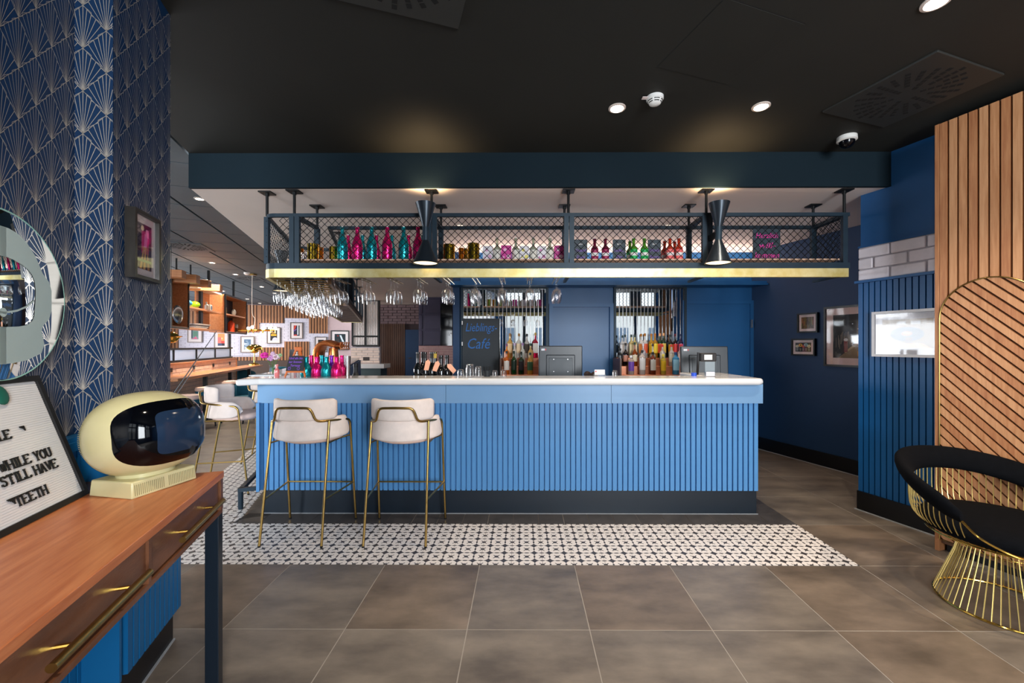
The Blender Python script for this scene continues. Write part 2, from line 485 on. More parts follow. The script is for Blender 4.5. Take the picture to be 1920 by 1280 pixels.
# patterned tiles: printed cement-look tile, four motifs each
def mosaic_mat():
    m = bpy.data.materials.new('patterned_tile'); m.use_nodes = True; nt = m.node_tree; N = nt.nodes; Lk = nt.links
    p = N['Principled BSDF']; p.inputs['Roughness'].default_value = .4
    tc = N.new('ShaderNodeTexCoord'); sp = N.new('ShaderNodeSeparateXYZ'); Lk.new(tc.outputs['Object'], sp.inputs[0])
    def mth(op, a, b=None, c=None, clamp=False):
        n = N.new('ShaderNodeMath'); n.operation = op; n.use_clamp = clamp
        for i, x in enumerate((a, b, c)):
            if x is None: continue
            if isinstance(x, (int, float)): n.inputs[i].default_value = x
            else: Lk.new(x, n.inputs[i])
        return n.outputs[0]
    X = mth('DIVIDE', sp.outputs[0], .0997); Y = mth('DIVIDE', sp.outputs[1], .0997)
    def cell(ox, oy):
        fx = mth('SUBTRACT', mth('FRACT', mth('ADD', X, 10 + ox)), .5); fy = mth('SUBTRACT', mth('FRACT', mth('ADD', Y, 10 + oy)), .5)
        return mth('ABSOLUTE', fx), mth('ABSOLUTE', fy)
    def star(ox, oy, k):          # four-pointed star |x|^.6+|y|^.6 < k
        ax, ay = cell(ox, oy)
        s = mth('ADD', mth('POWER', ax, .62), mth('POWER', ay, .62)); return mth('LESS_THAN', s, k)
    def cross(ox, oy, w, lng):    # thin diagonal X
        ax, ay = cell(ox, oy)
        d = mth('LESS_THAN', mth('ABSOLUTE', mth('SUBTRACT', ax, ay)), w)
        l = mth('LESS_THAN', mth('ADD', ax, ay), lng); return mth('MULTIPLY', d, l)
    def lens(ox, oy, a, bb):      # small dark drop
        ax, ay = cell(ox, oy)
        e = mth('ADD', mth('POWER', mth('DIVIDE', ax, a), 2), mth('POWER', mth('DIVIDE', ay, bb), 2)); return mth('LESS_THAN', e, 1)
    s = star(0, 0, .53)
    s = mth('MAXIMUM', s, cross(.5, .5, .045, .40))
    s = mth('MAXIMUM', s, lens(.5, .5, .13, .13))
    s = mth('MAXIMUM', s, lens(.5, 0, .17, .06)); s = mth('MAXIMUM', s, lens(0, .5, .06, .17))
    mx = N.new('ShaderNodeMix'); mx.data_type = 'RGBA'
    mx.inputs[6].default_value = lin((232, 224, 216)); mx.inputs[7].default_value = lin((66, 62, 62))
    Lk.new(s, mx.inputs[0]); Lk.new(mx.outputs[2], p.inputs['Base Color'])
    return m
M['mosaic'] = mosaic_mat()
MS = TS / 3
def thin(s, m, name, h):
    b = B(); g = .001 if h < .0025 and name[0] == 'p' else .0022; b.box(g, s - g, g, s - g, 0, h); return b.obj(name, m, floor, smooth=False)
mt = thin(MS, M['mosaic'], 'patterned_tile', .002); first = True
for j in range(3):
    for i in range(-15, 9):
        x = .329 + MS * i; y = 2.623 + MS * j
        if x + MS > 2.125: continue
        o = mt if first else link('patterned_tile', mt.data, floor)
        first = False; o.location = (x, y, 0)
# the strip beside the lounge wing of the bar, turned with it
YT = 2.623 + TS
cnt = 0
for i in range(3):
    for j in range(0, 34):
        u = -1.66 + MS * i; v = 3.15 + MS * j
        poly = [(u + .001, v + .001), (u + MS - .001, v + .001), (u + MS - .001, v + MS - .001), (u + .001, v + MS - .001)]
        w = [UV(*q) for q in poly]; w = [(q.x, q.y) for q in w]
        full = all(q[1] >= YT for q in w)
        if all(q[1] < YT for q in w): continue
        o0 = UV(u, v)
        if full: o = link('patterned_tile', mt.data, floor)
        else:
            pl = clip(w, 0, 1, YT)
            if len(pl) < 3: continue
            loc = [(toUV(Vector((q[0], q[1], 0)))[0] - u, toUV(Vector((q[0], q[1], 0)))[1] - v) for q in pl]
            o = B().prism(loc, 0, .002).obj('patterned_tile', M['mosaic'], floor, smooth=False)
        o.location = (o0.x, o0.y, 0); o.rotation_euler = (0, 0, TH)
dt = thin(MS, M['dark_tile'], 'slate_tile', .002); first = True
for j in range(0, 3):
    for i in range(-16, 9):
        x = .329 + MS * i; y = YT + MS * j
        if x + MS > 2.125: continue
        if j > 0 and x < 1.7: continue
        u, v = toUV(Vector((x + .1, y + .1, 0)))
        if u < -1.06: continue
        o = dt if first else link('slate_tile', dt.data, floor)
        first = False; o.location = (x, y, 0)
for j in range(0, 30):
    u = -1.06; v = 3.45 + MS * j; o0 = UV(u, v)
    if o0.y < YT + .02: continue
    o = link('slate_tile', dt.data, floor); o.location = (o0.x, o0.y, 0); o.rotation_euler = (0, 0, TH)

# ---- walls
def uvbox(b, u0, u1, v0, v1, z0, z1): return b.box(u0, u1, v0, v1, z0, z1, UVM)
b = B(); uvbox(b, -1.45, -1.05, -.6, 1.93, 0, CEIL); uvbox(b, -1.45, -.94, 1.93, 2.368, .0, CEIL)
wl = struct(b.obj('wall_left', M['wallpaper'], smooth=False))
b = B(); uvbox(b, -8.2, -8, -6, 18.6, 0, CEIL + .1); struct(b.obj('wall_lounge_left', M['brick_far'], smooth=False))
b = B(); uvbox(b, -8.2, 2, 18.5, 18.7, 0, CEIL + .1)
wfar = struct(b.obj('wall_far', M['pink_wall'], smooth=False))
b = B(); uvbox(b, 3.86, 5.0, -4.8, 2.438, 0, CEIL); wr = struct(b.obj('wall_right', M['pier_blue'], smooth=False))
b = B(); uvbox(b, 4.8, 5.0, 2.438, 9, 0, CEIL); wr2 = struct(b.obj('wall_right', M['navy'], smooth=False)); wr2['label'] = 'navy wall behind the blue pier'
YW = 5.7
b = B(); b.box(-.85, 3.25, YW, YW + .12, 0, LOW)
wb = struct(b.obj('wall_back', M['backblue'], smooth=False))
b = B(); b.box(-.943, -.852, YW - .04, YW + .12, 0, LOW); b.box(-.943, -.8, YW + .12, 13, 0, LOW)  # same paint as the back wall; navy here puts its shade into the colour
struct(b.obj('wall_back', M['navy'], smooth=False))['label'] = 'end pier of the back bar wall, its shade put into a navy tone'
# rear wall with street windows
wins = [(-4.3, -2.1), (-.62, .75), (1.15, 2.55), (3.1, 4.5)]
b = B(); xs = [-9.5] + [x for w in wins for x in w] + [6]
for i in range(0, len(xs), 2): b.box(xs[i], xs[i + 1], REAR - .2, REAR, 0, 3.8)
for (x0, x1) in wins: b.box(x0, x1, REAR - .2, REAR, 0, .75); b.box(x0, x1, REAR - .2, REAR, 3.5, 3.8)
struct(b.obj('wall_rear', M['pier_blue'], smooth=False))
for k, (x0, x1) in enumerate(wins):
    b = B(); w = .05
    for (a, c) in ((x0, x0 + w), (x1 - w, x1), ((x0 + x1) / 2 - .05, (x0 + x1) / 2 + .05)): b.box(a, c, REAR - .14, REAR - .06, .75, 3.5)
    for (a, c) in ((.75, .8), (2.38, 2.60), (3.44, 3.5)): b.box(x0, x1, REAR - .139, REAR - .061, a, c)
    fr = struct(b.obj('window_%d' % (k + 1), M['frame_steel'], smooth=False))
    g = B(); g.box(x0, x1, REAR - .102, REAR - .098, .8, 3.44); g.obj('window_pane', M['pane'], fr, smooth=False)

# skirtings
b = B(); uvbox(b, -1.05, -.93, 1.9, 2.369, 0, .16); uvbox(b, -1.06, -1.04, -.6, 1.93, 0, .16)
struct(b.obj('baseboard_left', M['black_skirt'], smooth=False))
b = B(); uvbox(b, -.93, -.922, 1.9, 2.373, 0, .006)
uvbox(b, 3.80, 3.812, -2, 2.45, 0, .006); uvbox(b, 4.772, 4.78, 2.45, 5.8, 0, .006)
b.box(-2.14, 1.93, 3.412, 3.42, 0, .006)
struct(b.obj('trim_2', M['joint'], smooth=False))['label'] = 'pale sealant line along the skirtings'
b = B(); uvbox(b, 4.78, 4.8, 2.44, 6, 0, .16); struct(b.obj('baseboard_right', M['black_skirt'], smooth=False))

# ---- left pier: slatted wainscot and printed foil wallpaper
wains = thing('slatted_wainscot', 'blue slatted wainscot wrapped round the wallpapered pier behind the console', 'panelling', UV(-.9, 2.0, 0))
wains.location = (0, 0, 0)
b = B(); uvbox(b, -1.05, -.925, 1.9, 2.37, .16, 1.04); uvbox(b, -1.05, -1.03, -.6, 1.95, .16, 1.04)
b.obj('backing', M['left_blue'], wains, smooth=False)
def slat_at(par, u0, u1, v0, v1, z0, z1, m, bev=.0015, cache={}):
    key = (round(u1 - u0, 4), round(v1 - v0, 4), round(z1 - z0, 3), m.name)
    if key not in cache:
        bb = B(); bb.box(0, u1 - u0, 0, v1 - v0, 0, z1 - z0); o = bb.obj('slat', m, par, smooth=False); cache[key] = o.data
    else: o = link('slat', cache[key], par)
    p = UV(u0, v0, z0); o.location = p; o.rotation_euler = (0, 0, TH); return o
for i in range(11): slat_at(wains, -.925, -.897, 1.933 + .04 * i, 1.933 + .04 * i + .031, .16, 1.02, M['left_blue'])
for i in range(46): slat_at(wains, -1.03, -1.008, 1.9 - .04 * i - .031, 1.9 - .04 * i, .16, 1.02, M['left_blue'])
b = B(); uvbox(b, -1.05, -.895, 1.893, 2.372, 1.02, 1.05); uvbox(b, -1.05, -.905, 1.897, 2.37, 1.05, 1.065)
uvbox(b, -1.05, -1.0, -.6, 1.9, 1.02, 1.05); uvbox(b, -1.05, -1.01, -.6, 1.9, 1.05, 1.065)
b.obj('cap_rail', M['left_blue'], wains, smooth=False)
b = B(); uvbox(b, -1.03, -.9, 1.886, 1.9, .16, 1.02); b.obj('end_board', M['left_blue'], wains, smooth=False)

SP, PR = .067, .155
fr_f = [0, .17, .35, .35, .56, .77, .77, 1.0]
fr_h = [.985, .93, .86, .80, .73, .66, .60, .5]
def foil(length, height, origin, ax, mtx, offset=0.0, wline=.0006):
    """fans of fine rays; ax maps (s,h) on the wall to a point"""
    b = B()
    def line(p, q, w0=wline, w1=wline):
        # clip to the face in s
        (s0, h0), (s1, h1) = p, q
        lo, hi = 0.0005, length - .0005
        if max(s0, s1) < lo or min(s0, s1) > hi: return
        if s0 != s1:
            def at(s): t = (s - s0) / (s1 - s0); return (s, h0 + (h1 - h0) * t)
            a, c = (s0, h0), (s1, h1)
            if a[0] < lo: a = at(lo)
            if c[0] < lo: c = at(lo)
            if a[0] > hi: a = at(hi)
            if c[0] > hi: c = at(hi)
            (s0, h0), (s1, h1) = a, c
        if max(h0, h1) < .002 or min(h0, h1) > height: return
        if min(h0, h1) < 0 or max(h0, h1) > height: return
        dx, dy = s1 - s0, h1 - h0; L = math.hypot(dx, dy)
        if L < 1e-5: return
        nx, ny = -dy / L, dx / L
        b.quad([ax(s0 + nx * w0, h0 + ny * w0), ax(s1 + nx * w1, h1 + ny * w1), ax(s1 - nx * w1, h1 - ny * w1), ax(s0 - nx * w0, h0 - ny * w0)])
    ncol = int(length / SP) + 3
    for c in range(-1, ncol):
        s = c * SP + offset
        for r in range(-1, int(height / PR) + 2):
            h = r * PR + (PR / 2 if c % 2 else 0)
            for sg in (1, -1):
                pts = [(s + sg * SP * f, h + PR * g) for f, g in zip(fr_f, fr_h)]
                for k, q in enumerate(pts):
                    if k in (2, 5): continue
                    if sg < 0 and k == 0: continue
                    line((s, h), q, wline * .8, wline * 1.25)
                for p, q in zip(pts, pts[1:]): line(p, q, wline, wline)
                # low side rays down to the neighbour fan
    return b
Z0 = 1.066
E = .0012
fo = foil(2.3, CEIL - Z0, None, lambda s, h: UV(-1.05 + E, 1.93 - s, Z0 + h), None, .045).obj('foil_print', M['foil'], wl, smooth=False)
fo = foil(.11, CEIL - Z0, None, lambda s, h: UV(-1.05 + s, 1.93 - E, Z0 + h), None, .024, .0008).obj('foil_print', M['foil'], wl, smooth=False)
fo = foil(.438, CEIL - Z0, None, lambda s, h: UV(-.94 + E, 1.93 + s, Z0 + h), None, .02, .0006).obj('foil_print', M['foil'], wl, smooth=False)

# ---- right pier: blue slats, brick band, oak feature panel
for i in range(60):
    v1 = 2.436 - .0423 * i
    slat_at(wr, 3.828, 3.861, v1 - .033, v1, .16, 1.905, M['pier_blue'])
b = B(); uvbox(b, 3.80, 3.87, -2, 2.45, 1.905, 1.925); o = b.obj('cap_rail', M['pier_blue'], wr, smooth=False)
b = B(); uvbox(b, 3.845, 3.865, -2, 2.44, 1.925, 2.205); b.obj('mortar', M['mortar'], wr, smooth=False)
b = B(); uvbox(b, 3.835, 3.87, -2, 2.445, 2.205, 2.22); b.obj('cap_rail', M['pier_blue'], wr, smooth=False)
bl, bh = .225, .084
for r in range(3):
    for i in range(9):
        v1 = 2.44 - i * .236 - (.118 if r % 2 else 0) + (0 if i or not r % 2 else .118)
        if i == 0 and r % 2: L = .118 - .01
        else: L = bl
        if r % 2 and i > 0: v1 = 2.44 - .118 - (i - 1) * .236
        z = 1.930 + r * .0925
        bb = B(); j = [random.uniform(-.003, .003) for _ in range(4)]
        uvbox(bb, 3.832 + j[0], 3.846, v1 - L + j[1], v1 + (0 if i == 0 else j[2] * .5), z, z + bh + j[3])
        bb.obj('brick', M['brick_white'], wr, bevel=.008)
b = B(); uvbox(b, 3.812, 3.87, -2, 2.438, 0, .16); b.obj('skirting', M['black_skirt'], wr, smooth=False)

UO = 3.56
oak = thing('oak_feature_panel', 'tall oak slat panel with a round-topped inlay of diagonal slats edged in brass', 'panel', (0, 0, 0))
b = B(); uvbox(b, UO + .022, 3.80, -.3, 1.775, .055, 2.88); b.obj('backing', M['oak_gap'], oak, smooth=False)
b = B(); uvbox(b, UO + .05, 3.79, -.3, 1.75, 0, .055); b.obj('plinth', M['black_skirt'], oak, smooth=False)
AC, AR, AZ, AB = 1.521, .241, 1.564, .085       # arch: centre v, radius, spring height, bottom
def arch_z(v):
    d = abs(v - AC)
    return AZ + math.sqrt(max(0, AR * AR - d * d)) if d < AR else None
b = B(); uvbox(b, UO, UO + .24, 1.765, 1.79, .0, 2.875); b.obj('edge_board', M['oak2'], oak, bevel=.002)
ows = [M['oak'], M['oak2'], M['oak3']]
def vz_prism(poly, u0, u1, m, name, par):
    """poly in (v,z), extruded in u"""
    mm = Matrix(((0, 0, 1, 0), (1, 0, 0, 0), (0, 1, 0, 0), (0, 0, 0, 1)))
    bb = B(); bb.prism(poly, u0, u1, UVM @ mm); return bb.obj(name, m, par, smooth=False)
for i in range(38):
    v1 = 1.762 - .0487 * i; v0 = v1 - .0375
    zz = [arch_z(v) for v in (v0, (v0 + v1) / 2, v1)]
    zt = 2.872
    m = ows[(i * 7 + 1) % 3]
    if any(z for z in zz):
        pts = [(v0, zt)]
        for k in range(7):
            v = v0 + (v1 - v0) * k / 6; z = arch_z(v)
            pts.append((v, (z if z else AZ - .05) + .004))
        pts.append((v1, zt))
        # concave bottom: split in narrow strips joined in one piece
        bb = B(); mm = Matrix(((0, 0, 1, 0), (1, 0, 0, 0), (0, 1, 0, 0), (0, 0, 0, 1)))
        for k in range(1, 7):
            a, c = pts[k], pts[k + 1]
            bb.prism([(a[0], a[1]), (c[0], c[1]), (c[0], zt), (a[0], zt)], UO, UO + .024, UVM @ mm)
        bb.obj('slat', m, oak, smooth=False)
    else:
        vz_prism([(v0, .07), (v1, .07), (v1, zt), (v0, zt)], UO, UO + .024, m, 'slat', oak)
arch = [(AC - AR, AB), (AC + AR, AB)] + [(AC + AR * math.cos(PI * k / 24), AZ + AR * math.sin(PI * k / 24)) for k in range(25)]
arch = arch[:2] + arch[2:]
ai = [(AC + (v - AC) * .985, AB + .005 + (z - AB) * .995) for v, z in arch]
w45 = .0485
k = 0
for n in range(-8, 60):
    # strips falling towards the camera side at 45 degrees: v - z = const ... (v decreases to the right of the picture)
    c0 = AC - AR - AZ - AR + n * w45 * 1.414
    strip = [(AC - 2, AC - 2 - c0), (AC + 2, AC + 2 - c0), (AC + 2, AC + 2 - c0 - w45 * 1.414 * .75), (AC - 2, AC - 2 - c0 - w45 * 1.414 * .75)]
    pl = clip_to([(a, z) for a, z in strip][::-1], ai)
    if len(pl) < 3: continue
    vz_prism(pl, UO - .002, UO + .021, ows[(n * 5) % 3], 'diagonal_slat', oak); k += 1
b = B(); pts = [UV(UO - .004, v, z) for v, z in arch]
b.tube(pts, .0045, 6, closed=True); b.obj('brass_edging', M['brass'], oak)

# ---- back wall of the bar
def prect(x0, x1, y0, y1, Y):
    a, c = PY(x0, y0, Y), PY(x1, y1, Y); return a.x, c.x, c.z, a.z
# ledge / soffit
b = B(); z = PY(1400, 533, 5.44).z
pr = [(-.95, 5.44), (3.21, 5.44), (3.21, YW), (-.95, YW)]
b.prism(pr, z - .005, z + .018)
b.prism([(-.95, 5.47), (3.21, 5.47), (3.21, YW), (-.95, YW)], z + .018, z + .05)
struct(b.obj('trim_3', M['backblue'], smooth=False))['label'] = 'blue cornice ledge above the back bar'
def door_panel(name, x0, x1, ytop, dep, rec, lab):
    X0, X1, zb, zt = prect(x0, x1, ytop, 705, YW)
    b = B(); w = .05
    b.box(X0 - w, X0, YW - dep, YW, 0, zt + w); b.box(X1, X1 + w, YW - dep, YW, 0, zt + w); b.box(X0, X1, YW - dep, YW, zt, zt + w)
    d = struct(b.obj(name, M['backblue'], smooth=False)); d['label'] = lab
    b = B(); b.box(X0, X1, YW - rec, YW - .002, 0, zt); b.obj('door_leaf', M['backblue'], d, smooth=False)
    return d, X0, X1, zt
d1, X0, X1, zt = door_panel('door_1', 1036, 1142, 576, .06, .01, 'blue flush door between the two mirrors')
d2, X0, X1, zt = door_panel('door_2', 1286, 1405, 570, .03, .006, 'blue flush door at the right end of the back wall')
b = B(); b.box(X1 + .0, X1 + .02, YW - .05, YW - .02, 1.62, 1.73); b.obj('hinge', M['steel'], d2)
# mirrors made of narrow strips, in shallow steel frames
def strip_mirror(x0, x1, ytop, n, lab, zb=1.05):
    X0, X1, _, zt = prect(x0, x1, ytop, 700, YW)
    t = thing('strip_mirror', lab, 'mirror', (0, 0, 0))
    b = B(); w = .03
    b.box(X0 - w, X0, YW - .05, YW, zb, zt + w); b.box(X1, X1 + w, YW - .05, YW, zb, zt + w); b.box(X0, X1, YW - .05, YW, zt, zt + w)
    b.obj('frame', M['frame_steel'], t, smooth=False)
    w = (X1 - X0) / n
    for i in range(n):
        b = B(); b.box(X0 + i * w + .0035, X0 + (i + 1) * w - .0035, YW - .022, YW - .012, zb, zt)
        o = b.obj('mirror_strip', M['mirror'], t, bevel=.003)
    b = B(); b.box(X0, X1, YW - .013, YW - .001, zb, zt); b.obj('backing', M['steel'], t, smooth=False)
strip_mirror(869, 1024, 541, 21, 'tall mirror of narrow strips above the chalk-painted cupboard')
strip_mirror(1154, 1281, 541, 19, 'tall mirror of narrow strips behind the right-hand bottle display')
# cupboard doors with chalk lettering
X0, X1, _, zt = prect(867, 937, 597, 700, 5.60)
t = thing('chalkboard_cupboard', 'black cupboard door with blue chalk script left of the whisky shelf', 'cupboard', (0, 0, 0))
b = B(); b.box(X0, X1, 5.60, 5.695, .95, zt); b.obj('carcass', flat(20, 34, 46), t, smooth=False)
b = B(); b.box(X0 + .01, X1 - .01, 5.582, 5.60, .96, zt - .01); b.obj('door', flat(24, 34, 42), t, bevel=.003)
ink = flat(20, 96, 170)
text('Lieblings-', .16, ink, t, ((X0 + X1) / 2, 5.5805, 1.62), shear=.25, width=.42)
text('Café', .2, ink, t, ((X0 + X1) / 2 - .04, 5.5805, 1.40), shear=.25, width=.3)
for z in (1.38, 1.66):
    b = B(); b.box(X0 - .006, X0 + .01, 5.57, 5.585, z, z + .05); b.obj('hinge', M['steel'], t)
# lower back counter
bc = thing('back_counter', 'low white work counter running behind the bar', 'counter', (0, 0, 0))
b = B(); b.box(-.75, 1.95, 5.05, 5.69, .92, .96); b.obj('top', M['top_white'], bc, bevel=.006)
b = B(); b.box(-.72, 1.92, 5.1, 5.69, 0, .92); b.obj('cabinet', M['navy'], bc, smooth=False)

# ================================================================== BAR
bar = thing('bar_counter', 'long blue slatted bar counter with thick white top turning back into the lounge', 'bar counter', (0, 0, 0))
BX0, BX1 = -2.148, 1.925
b = B(); b.box(BX0 + .015, BX1 - .005, 3.42, 3.9, 0, .21)
b.prism(halfplanes([uge(-.9), ule(-.42), yge(3.6), vle(9.5)], 30), 0, .21)
b.obj('plinth', M['bar_plinth'], bar, smooth=False)
b = B(); b.box(BX0, BX1, 3.405, 3.9, .205, .915)
b.prism(halfplanes([uge(-.915), ule(-.42), yge(3.7), vle(9.5)], 30), .205, 1.07)
b.box(BX1 - .35, BX1 - .005, 3.8, 4.1, 0, 1.07)
b.obj('body', M['bar_blue'], bar, smooth=False)
n = 96; w = (BX1 - BX0) / n
sm = None
for i in range(n):
    if sm is None:
        bb = B(); bb.box(0, w * .74, 0, .022, 0, .716); o = bb.obj('slat', M['bar_blue'], bar, smooth=False); sm = o.data
    else: o = link('slat', sm, bar)
    o.location = (BX0 + i * w + (0 if i else 0), 3.385, .203)
for i in range(60):
    v = 3.85 + i * .0423
    p = UV(-.937, v, .203); o = link('slat', sm, bar); o.location = p; o.rotation_euler = (0, 0, TH + PI / 2); 
b = B(); b.box(BX0 - .003, -.62, 3.37, 3.9, .915, 1.072); b.box(-.617, .72, 3.37, 3.9, .915, 1.072); b.box(.723, 1.945, 3.37, 3.9, .915, 1.072)
b.prism(halfplanes([uge(-.955), ule(-.9), yge(3.5), vle(9.5)], 30), .915, 1.072)
b.obj('fascia', M['bar_fascia'], bar, smooth=False)
# worktop: rounded bullnose edge
def bull(path_poly, z0, z1, name):
    bb = B(); bb.prism(path_poly, z0, z1); return bb.obj(name, M['top_white'], bar, bevel=.022, seg=4)
pu = UV(-1.067, 9.5); pi = UV(-.45, 9.5)
xin = (-.45 - NY * 3.62) / NX
outer = [(-2.237, 3.28), (1.87, 3.28), (1.905, 3.30), (1.92, 3.34), (1.92, 4.12), (1.55, 4.12), (1.55, 3.62)]
bb = B(); bb.prism(outer[:4] + [(1.92, 3.62), (-2.05, 3.62), UV(-1.067, 3.66 / DY)[:2]], 1.07, 1.122)
bb.obj('worktop', M['top_white'], bar, bevel=.02, seg=4)
bb = B(); bb.box(1.55, 1.92, 3.6, 4.12, 1.07, 1.122); bb.obj('worktop', M['top_white'], bar, bevel=.02, seg=4)
bb = B(); bb.prism([UV(-1.067, 3.72)[:2], UV(-.45, 3.95)[:2], UV(-.45, 9.5)[:2], UV(-1.067, 9.5)[:2]], 1.07, 1.1215)
bb.obj('worktop', M['top_white'], bar, bevel=.018, seg=3)
bb = B(); bb.box(-1.6, 1.9, 3.62, 4.25, .95, .99); bb.obj('inner_shelf', M['steel'], bar, bevel=.004)
bb = B(); bb.box(-1.6, 1.9, 4.2, 4.24, 0, .95); bb.box(-1.55, -1.5, 3.9, 4.2, 0, .95); bb.box(1.5, 1.54, 3.9, 4.2, 0, .95); bb.obj('inner_cabinet', M['navy'], bar, smooth=False)
# foot rail beside the lounge wing
fr = thing('foot_rail', 'dark blue steel foot rail along the lounge side of the bar', 'foot rail', (0, 0, 0))
b = B(); p0, p1 = UV(-1.13, 4.08, .165), UV(-1.13, 8.5, .165); q0, q1 = UV(-.98, 4.08, .165), UV(-.98, 8.5, .165)
b.bar(p0, p1, .035, .03); b.bar(q0, q1, .035, .03); b.bar(UV(-1.147, 4.08, .165), UV(-.9, 4.08, .165), .035, .03)
for v in (5.6, 7.0, 8.5): b.bar(UV(-1.13, v, .165), UV(-.9, v, .165), .035, .03)
b.obj('rail', M['frame_steel'], fr, smooth=False)
for v in (4.08, 5.6, 7.0, 8.45):
    b = B(); q = UV(-1.13, v, 0); b.lathe([(.001, .002), (.017, .002), (.02, .02), (.02, .15), (.001, .15)], 10, Matrix.Translation(q)); b.obj('leg', M['frame_steel'], fr)

# ================================================================== OVERHEAD RACK
rack = thing('overhead_rack', 'dark steel mesh bottle rack with brass band hanging over the bar', 'hanging rack', (0, 0, 0))
RX0, RX1, RY0, RY1 = -2.131, 2.66, 3.42, 3.79
ZB, ZF, ZR, ZT = 1.942, 2.012, 2.06, 2.468
def arc(c, r, a0, a1, n=7): return [(c[0] + r * math.cos(a0 + (a1 - a0) * i / n), c[1] + r * math.sin(a0 + (a1 - a0) * i / n)) for i in range(n + 1)]
cr = .11
# rounded outer corner between the front and the wing
cx = RX0 + cr * 1.0; cc = (cx - .012, RY0 + cr)
corner = [(RX0 + .16, RY0)] + arc(cc, cr, -PI / 2, -PI / 2 - (PI / 2 - TH) , 6)
corner = [p for p in corner]
we = (-.925, 11.0)
def on_u(u, y): return ((u - NY * y) / NX, y)
ustart = corner[-1]
uo = ustart[0] * NX + ustart[1] * NY
outer_path = [(RX1, RY1), (RX1, RY0)] + corner + [UV(uo, 11.0)[:2], UV(-.45, 11.0)[:2], on_u(-.45, RY1)]
closed = outer_path
b = B(); b.rail(closed, .028, ZT - .028, ZT, closed=True); b.obj('top_rail', M['frame_steel'], rack, smooth=False)
b = B(); b.rail(closed, .03, ZF, ZR, closed=True); b.obj('bottom_rail', M['frame_steel'], rack, smooth=False)
M['patina'] = mat('patinated_brass', (222, 200, 120), .34, metal=.55, var=.3, vscale=9, col2=(244, 232, 176), detail=6)
b = B(); b.rail(closed[1:-2] + [UV(-.45, 11.0)[:2]], .036, ZB, ZF); b.obj('brass_band', M['patina'], rack, smooth=False)
M['bronze'] = mat('bronze_bar', (96, 70, 48), .35, metal=.7, var=.1)
b = B(); b.bar(UV(-.45, 4.15, ZB + .03), UV(-.45, 11.0, ZB + .03), .03, .06); b.obj('wing_rail', M['bronze'], rack, smooth=False)
PXS = [-1.872, -.74, .385, 1.515, 2.642]
for x in PXS:
    for dx in ((-.022, .022) if x < 2.6 else (-.006,)):
        b = B(); b.box(x + dx - .019, x + dx + .019, RY0 - .017, RY0 + .014, ZR, ZT - .02); b.obj('post', M['frame_steel'], rack, smooth=False)
    b = B(); b.box(x - .022, x + .022, RY1 - .015, RY1 + .015, ZR, ZT - .02); b.obj('post', M['frame_steel'], rack, smooth=False)
    b = B(); b.box(x - .018, x + .018, RY0, RY1, ZT - .03, ZT - .002); b.obj('cross_bar', M['frame_steel'], rack, smooth=False)
    b = B(); b.box(x - .012, x + .012, RY0, RY1, ZB + .01, ZB + .03); b.obj('cross_bar', M['frame_steel'], rack, smooth=False)
def rod(p):
    g = B(); g.lathe([(.011, ZT - .01), (.011, LOW - .03), (.016, LOW - .03), (.016, LOW - .006)], 10, Matrix.Translation((p[0], p[1], 0)))
    h = g.obj('hanger_rod', M['black'], rack)
    g = B(); g.box(p[0] - .05, p[0] + .05, p[1] - .045, p[1] + .045, LOW - .01, LOW); g.obj('ceiling_plate', M['black'], h, smooth=False)
for x in PXS: rod((x - .005, RY0)); rod((x, RY1))
wv = [3.95 + .0, 5.1, 6.25, 7.4, 8.55, 9.7, 10.9]
for v in wv:
    rod(UV(uo, v)[:2])
    if v > 4.5: rod(UV(-.45, v)[:2])
    for u in ((uo,) if v < 4.2 else (uo, -.45)):
        b = B(); p = UV(u, v); b.bar((p.x, p.y, ZR), (p.x, p.y, ZT - .02), .034); b.obj('post', M['frame_steel'], rack, smooth=False)
    if v > 4.2:
        b = B(); b.bar(UV(uo, v, ZT - .015), UV(-.45, v, ZT - .015), .03); b.obj('cross_bar', M['frame_steel'], rack, smooth=False)
def mesh_panel(P0, P1, z0, z1, s=.0585, r=.0025, shift=0):
    """diamond mesh between two plan points"""
    P0 = Vector((P0[0], P0[1], 0)); P1 = Vector((P1[0], P1[1], 0)); L = (P1 - P0).length; d = (P1 - P0) / L; H = z1 - z0
    b = B(); n = int((L + H) / s) + 2
    for k in range(-n, n + 1):
        c = k * s + shift
        for sg in (1, -1):
            # s = c + sg*h for h in 0..H
            h0, h1 = 0.0, H
            a0 = c; a1 = c + sg * H
            def hh(x): return (x - c) / sg
            lo, hi = (0, L)
            hs = sorted([h0, h1]);
            hmin, hmax = hs
            ha, hb = sorted([hh(lo), hh(hi)])
            hmin, hmax = max(hmin, ha), min(hmax, hb)
            if hmax - hmin < .004: continue
            p = P0 + d * (c + sg * hmin); q = P0 + d * (c + sg * hmax)
            nrm = Vector((-d.y, d.x, 0)) * (.001 * sg)
            b.tube([p + nrm + Vector((0, 0, z0 + hmin)), q + nrm + Vector((0, 0, z0 + hmax))], r, 4)
    return b.obj('mesh_panel', M['wire'], rack, smooth=False)
xs = [RX0 + .13] + PXS
for i in range(5):
    a = xs[i] + (.04 if i else 0); c = xs[i + 1] - .04
    mesh_panel((a, RY0), (c, RY0), ZR, ZT - .028)
mesh_panel((RX1, RY0 + .01), (RX1, RY1), ZR, ZT - .028)
mesh_panel(UV(uo, 3.93)[:2], UV(uo, 5.1)[:2], ZR, ZT - .028)
mesh_panel(UV(uo, 5.1)[:2], UV(uo, 7.4)[:2], ZR, ZT - .028)
mesh_panel(UV(-.45, 5.1)[:2], UV(-.45, 7.4)[:2], ZR, ZT - .028)
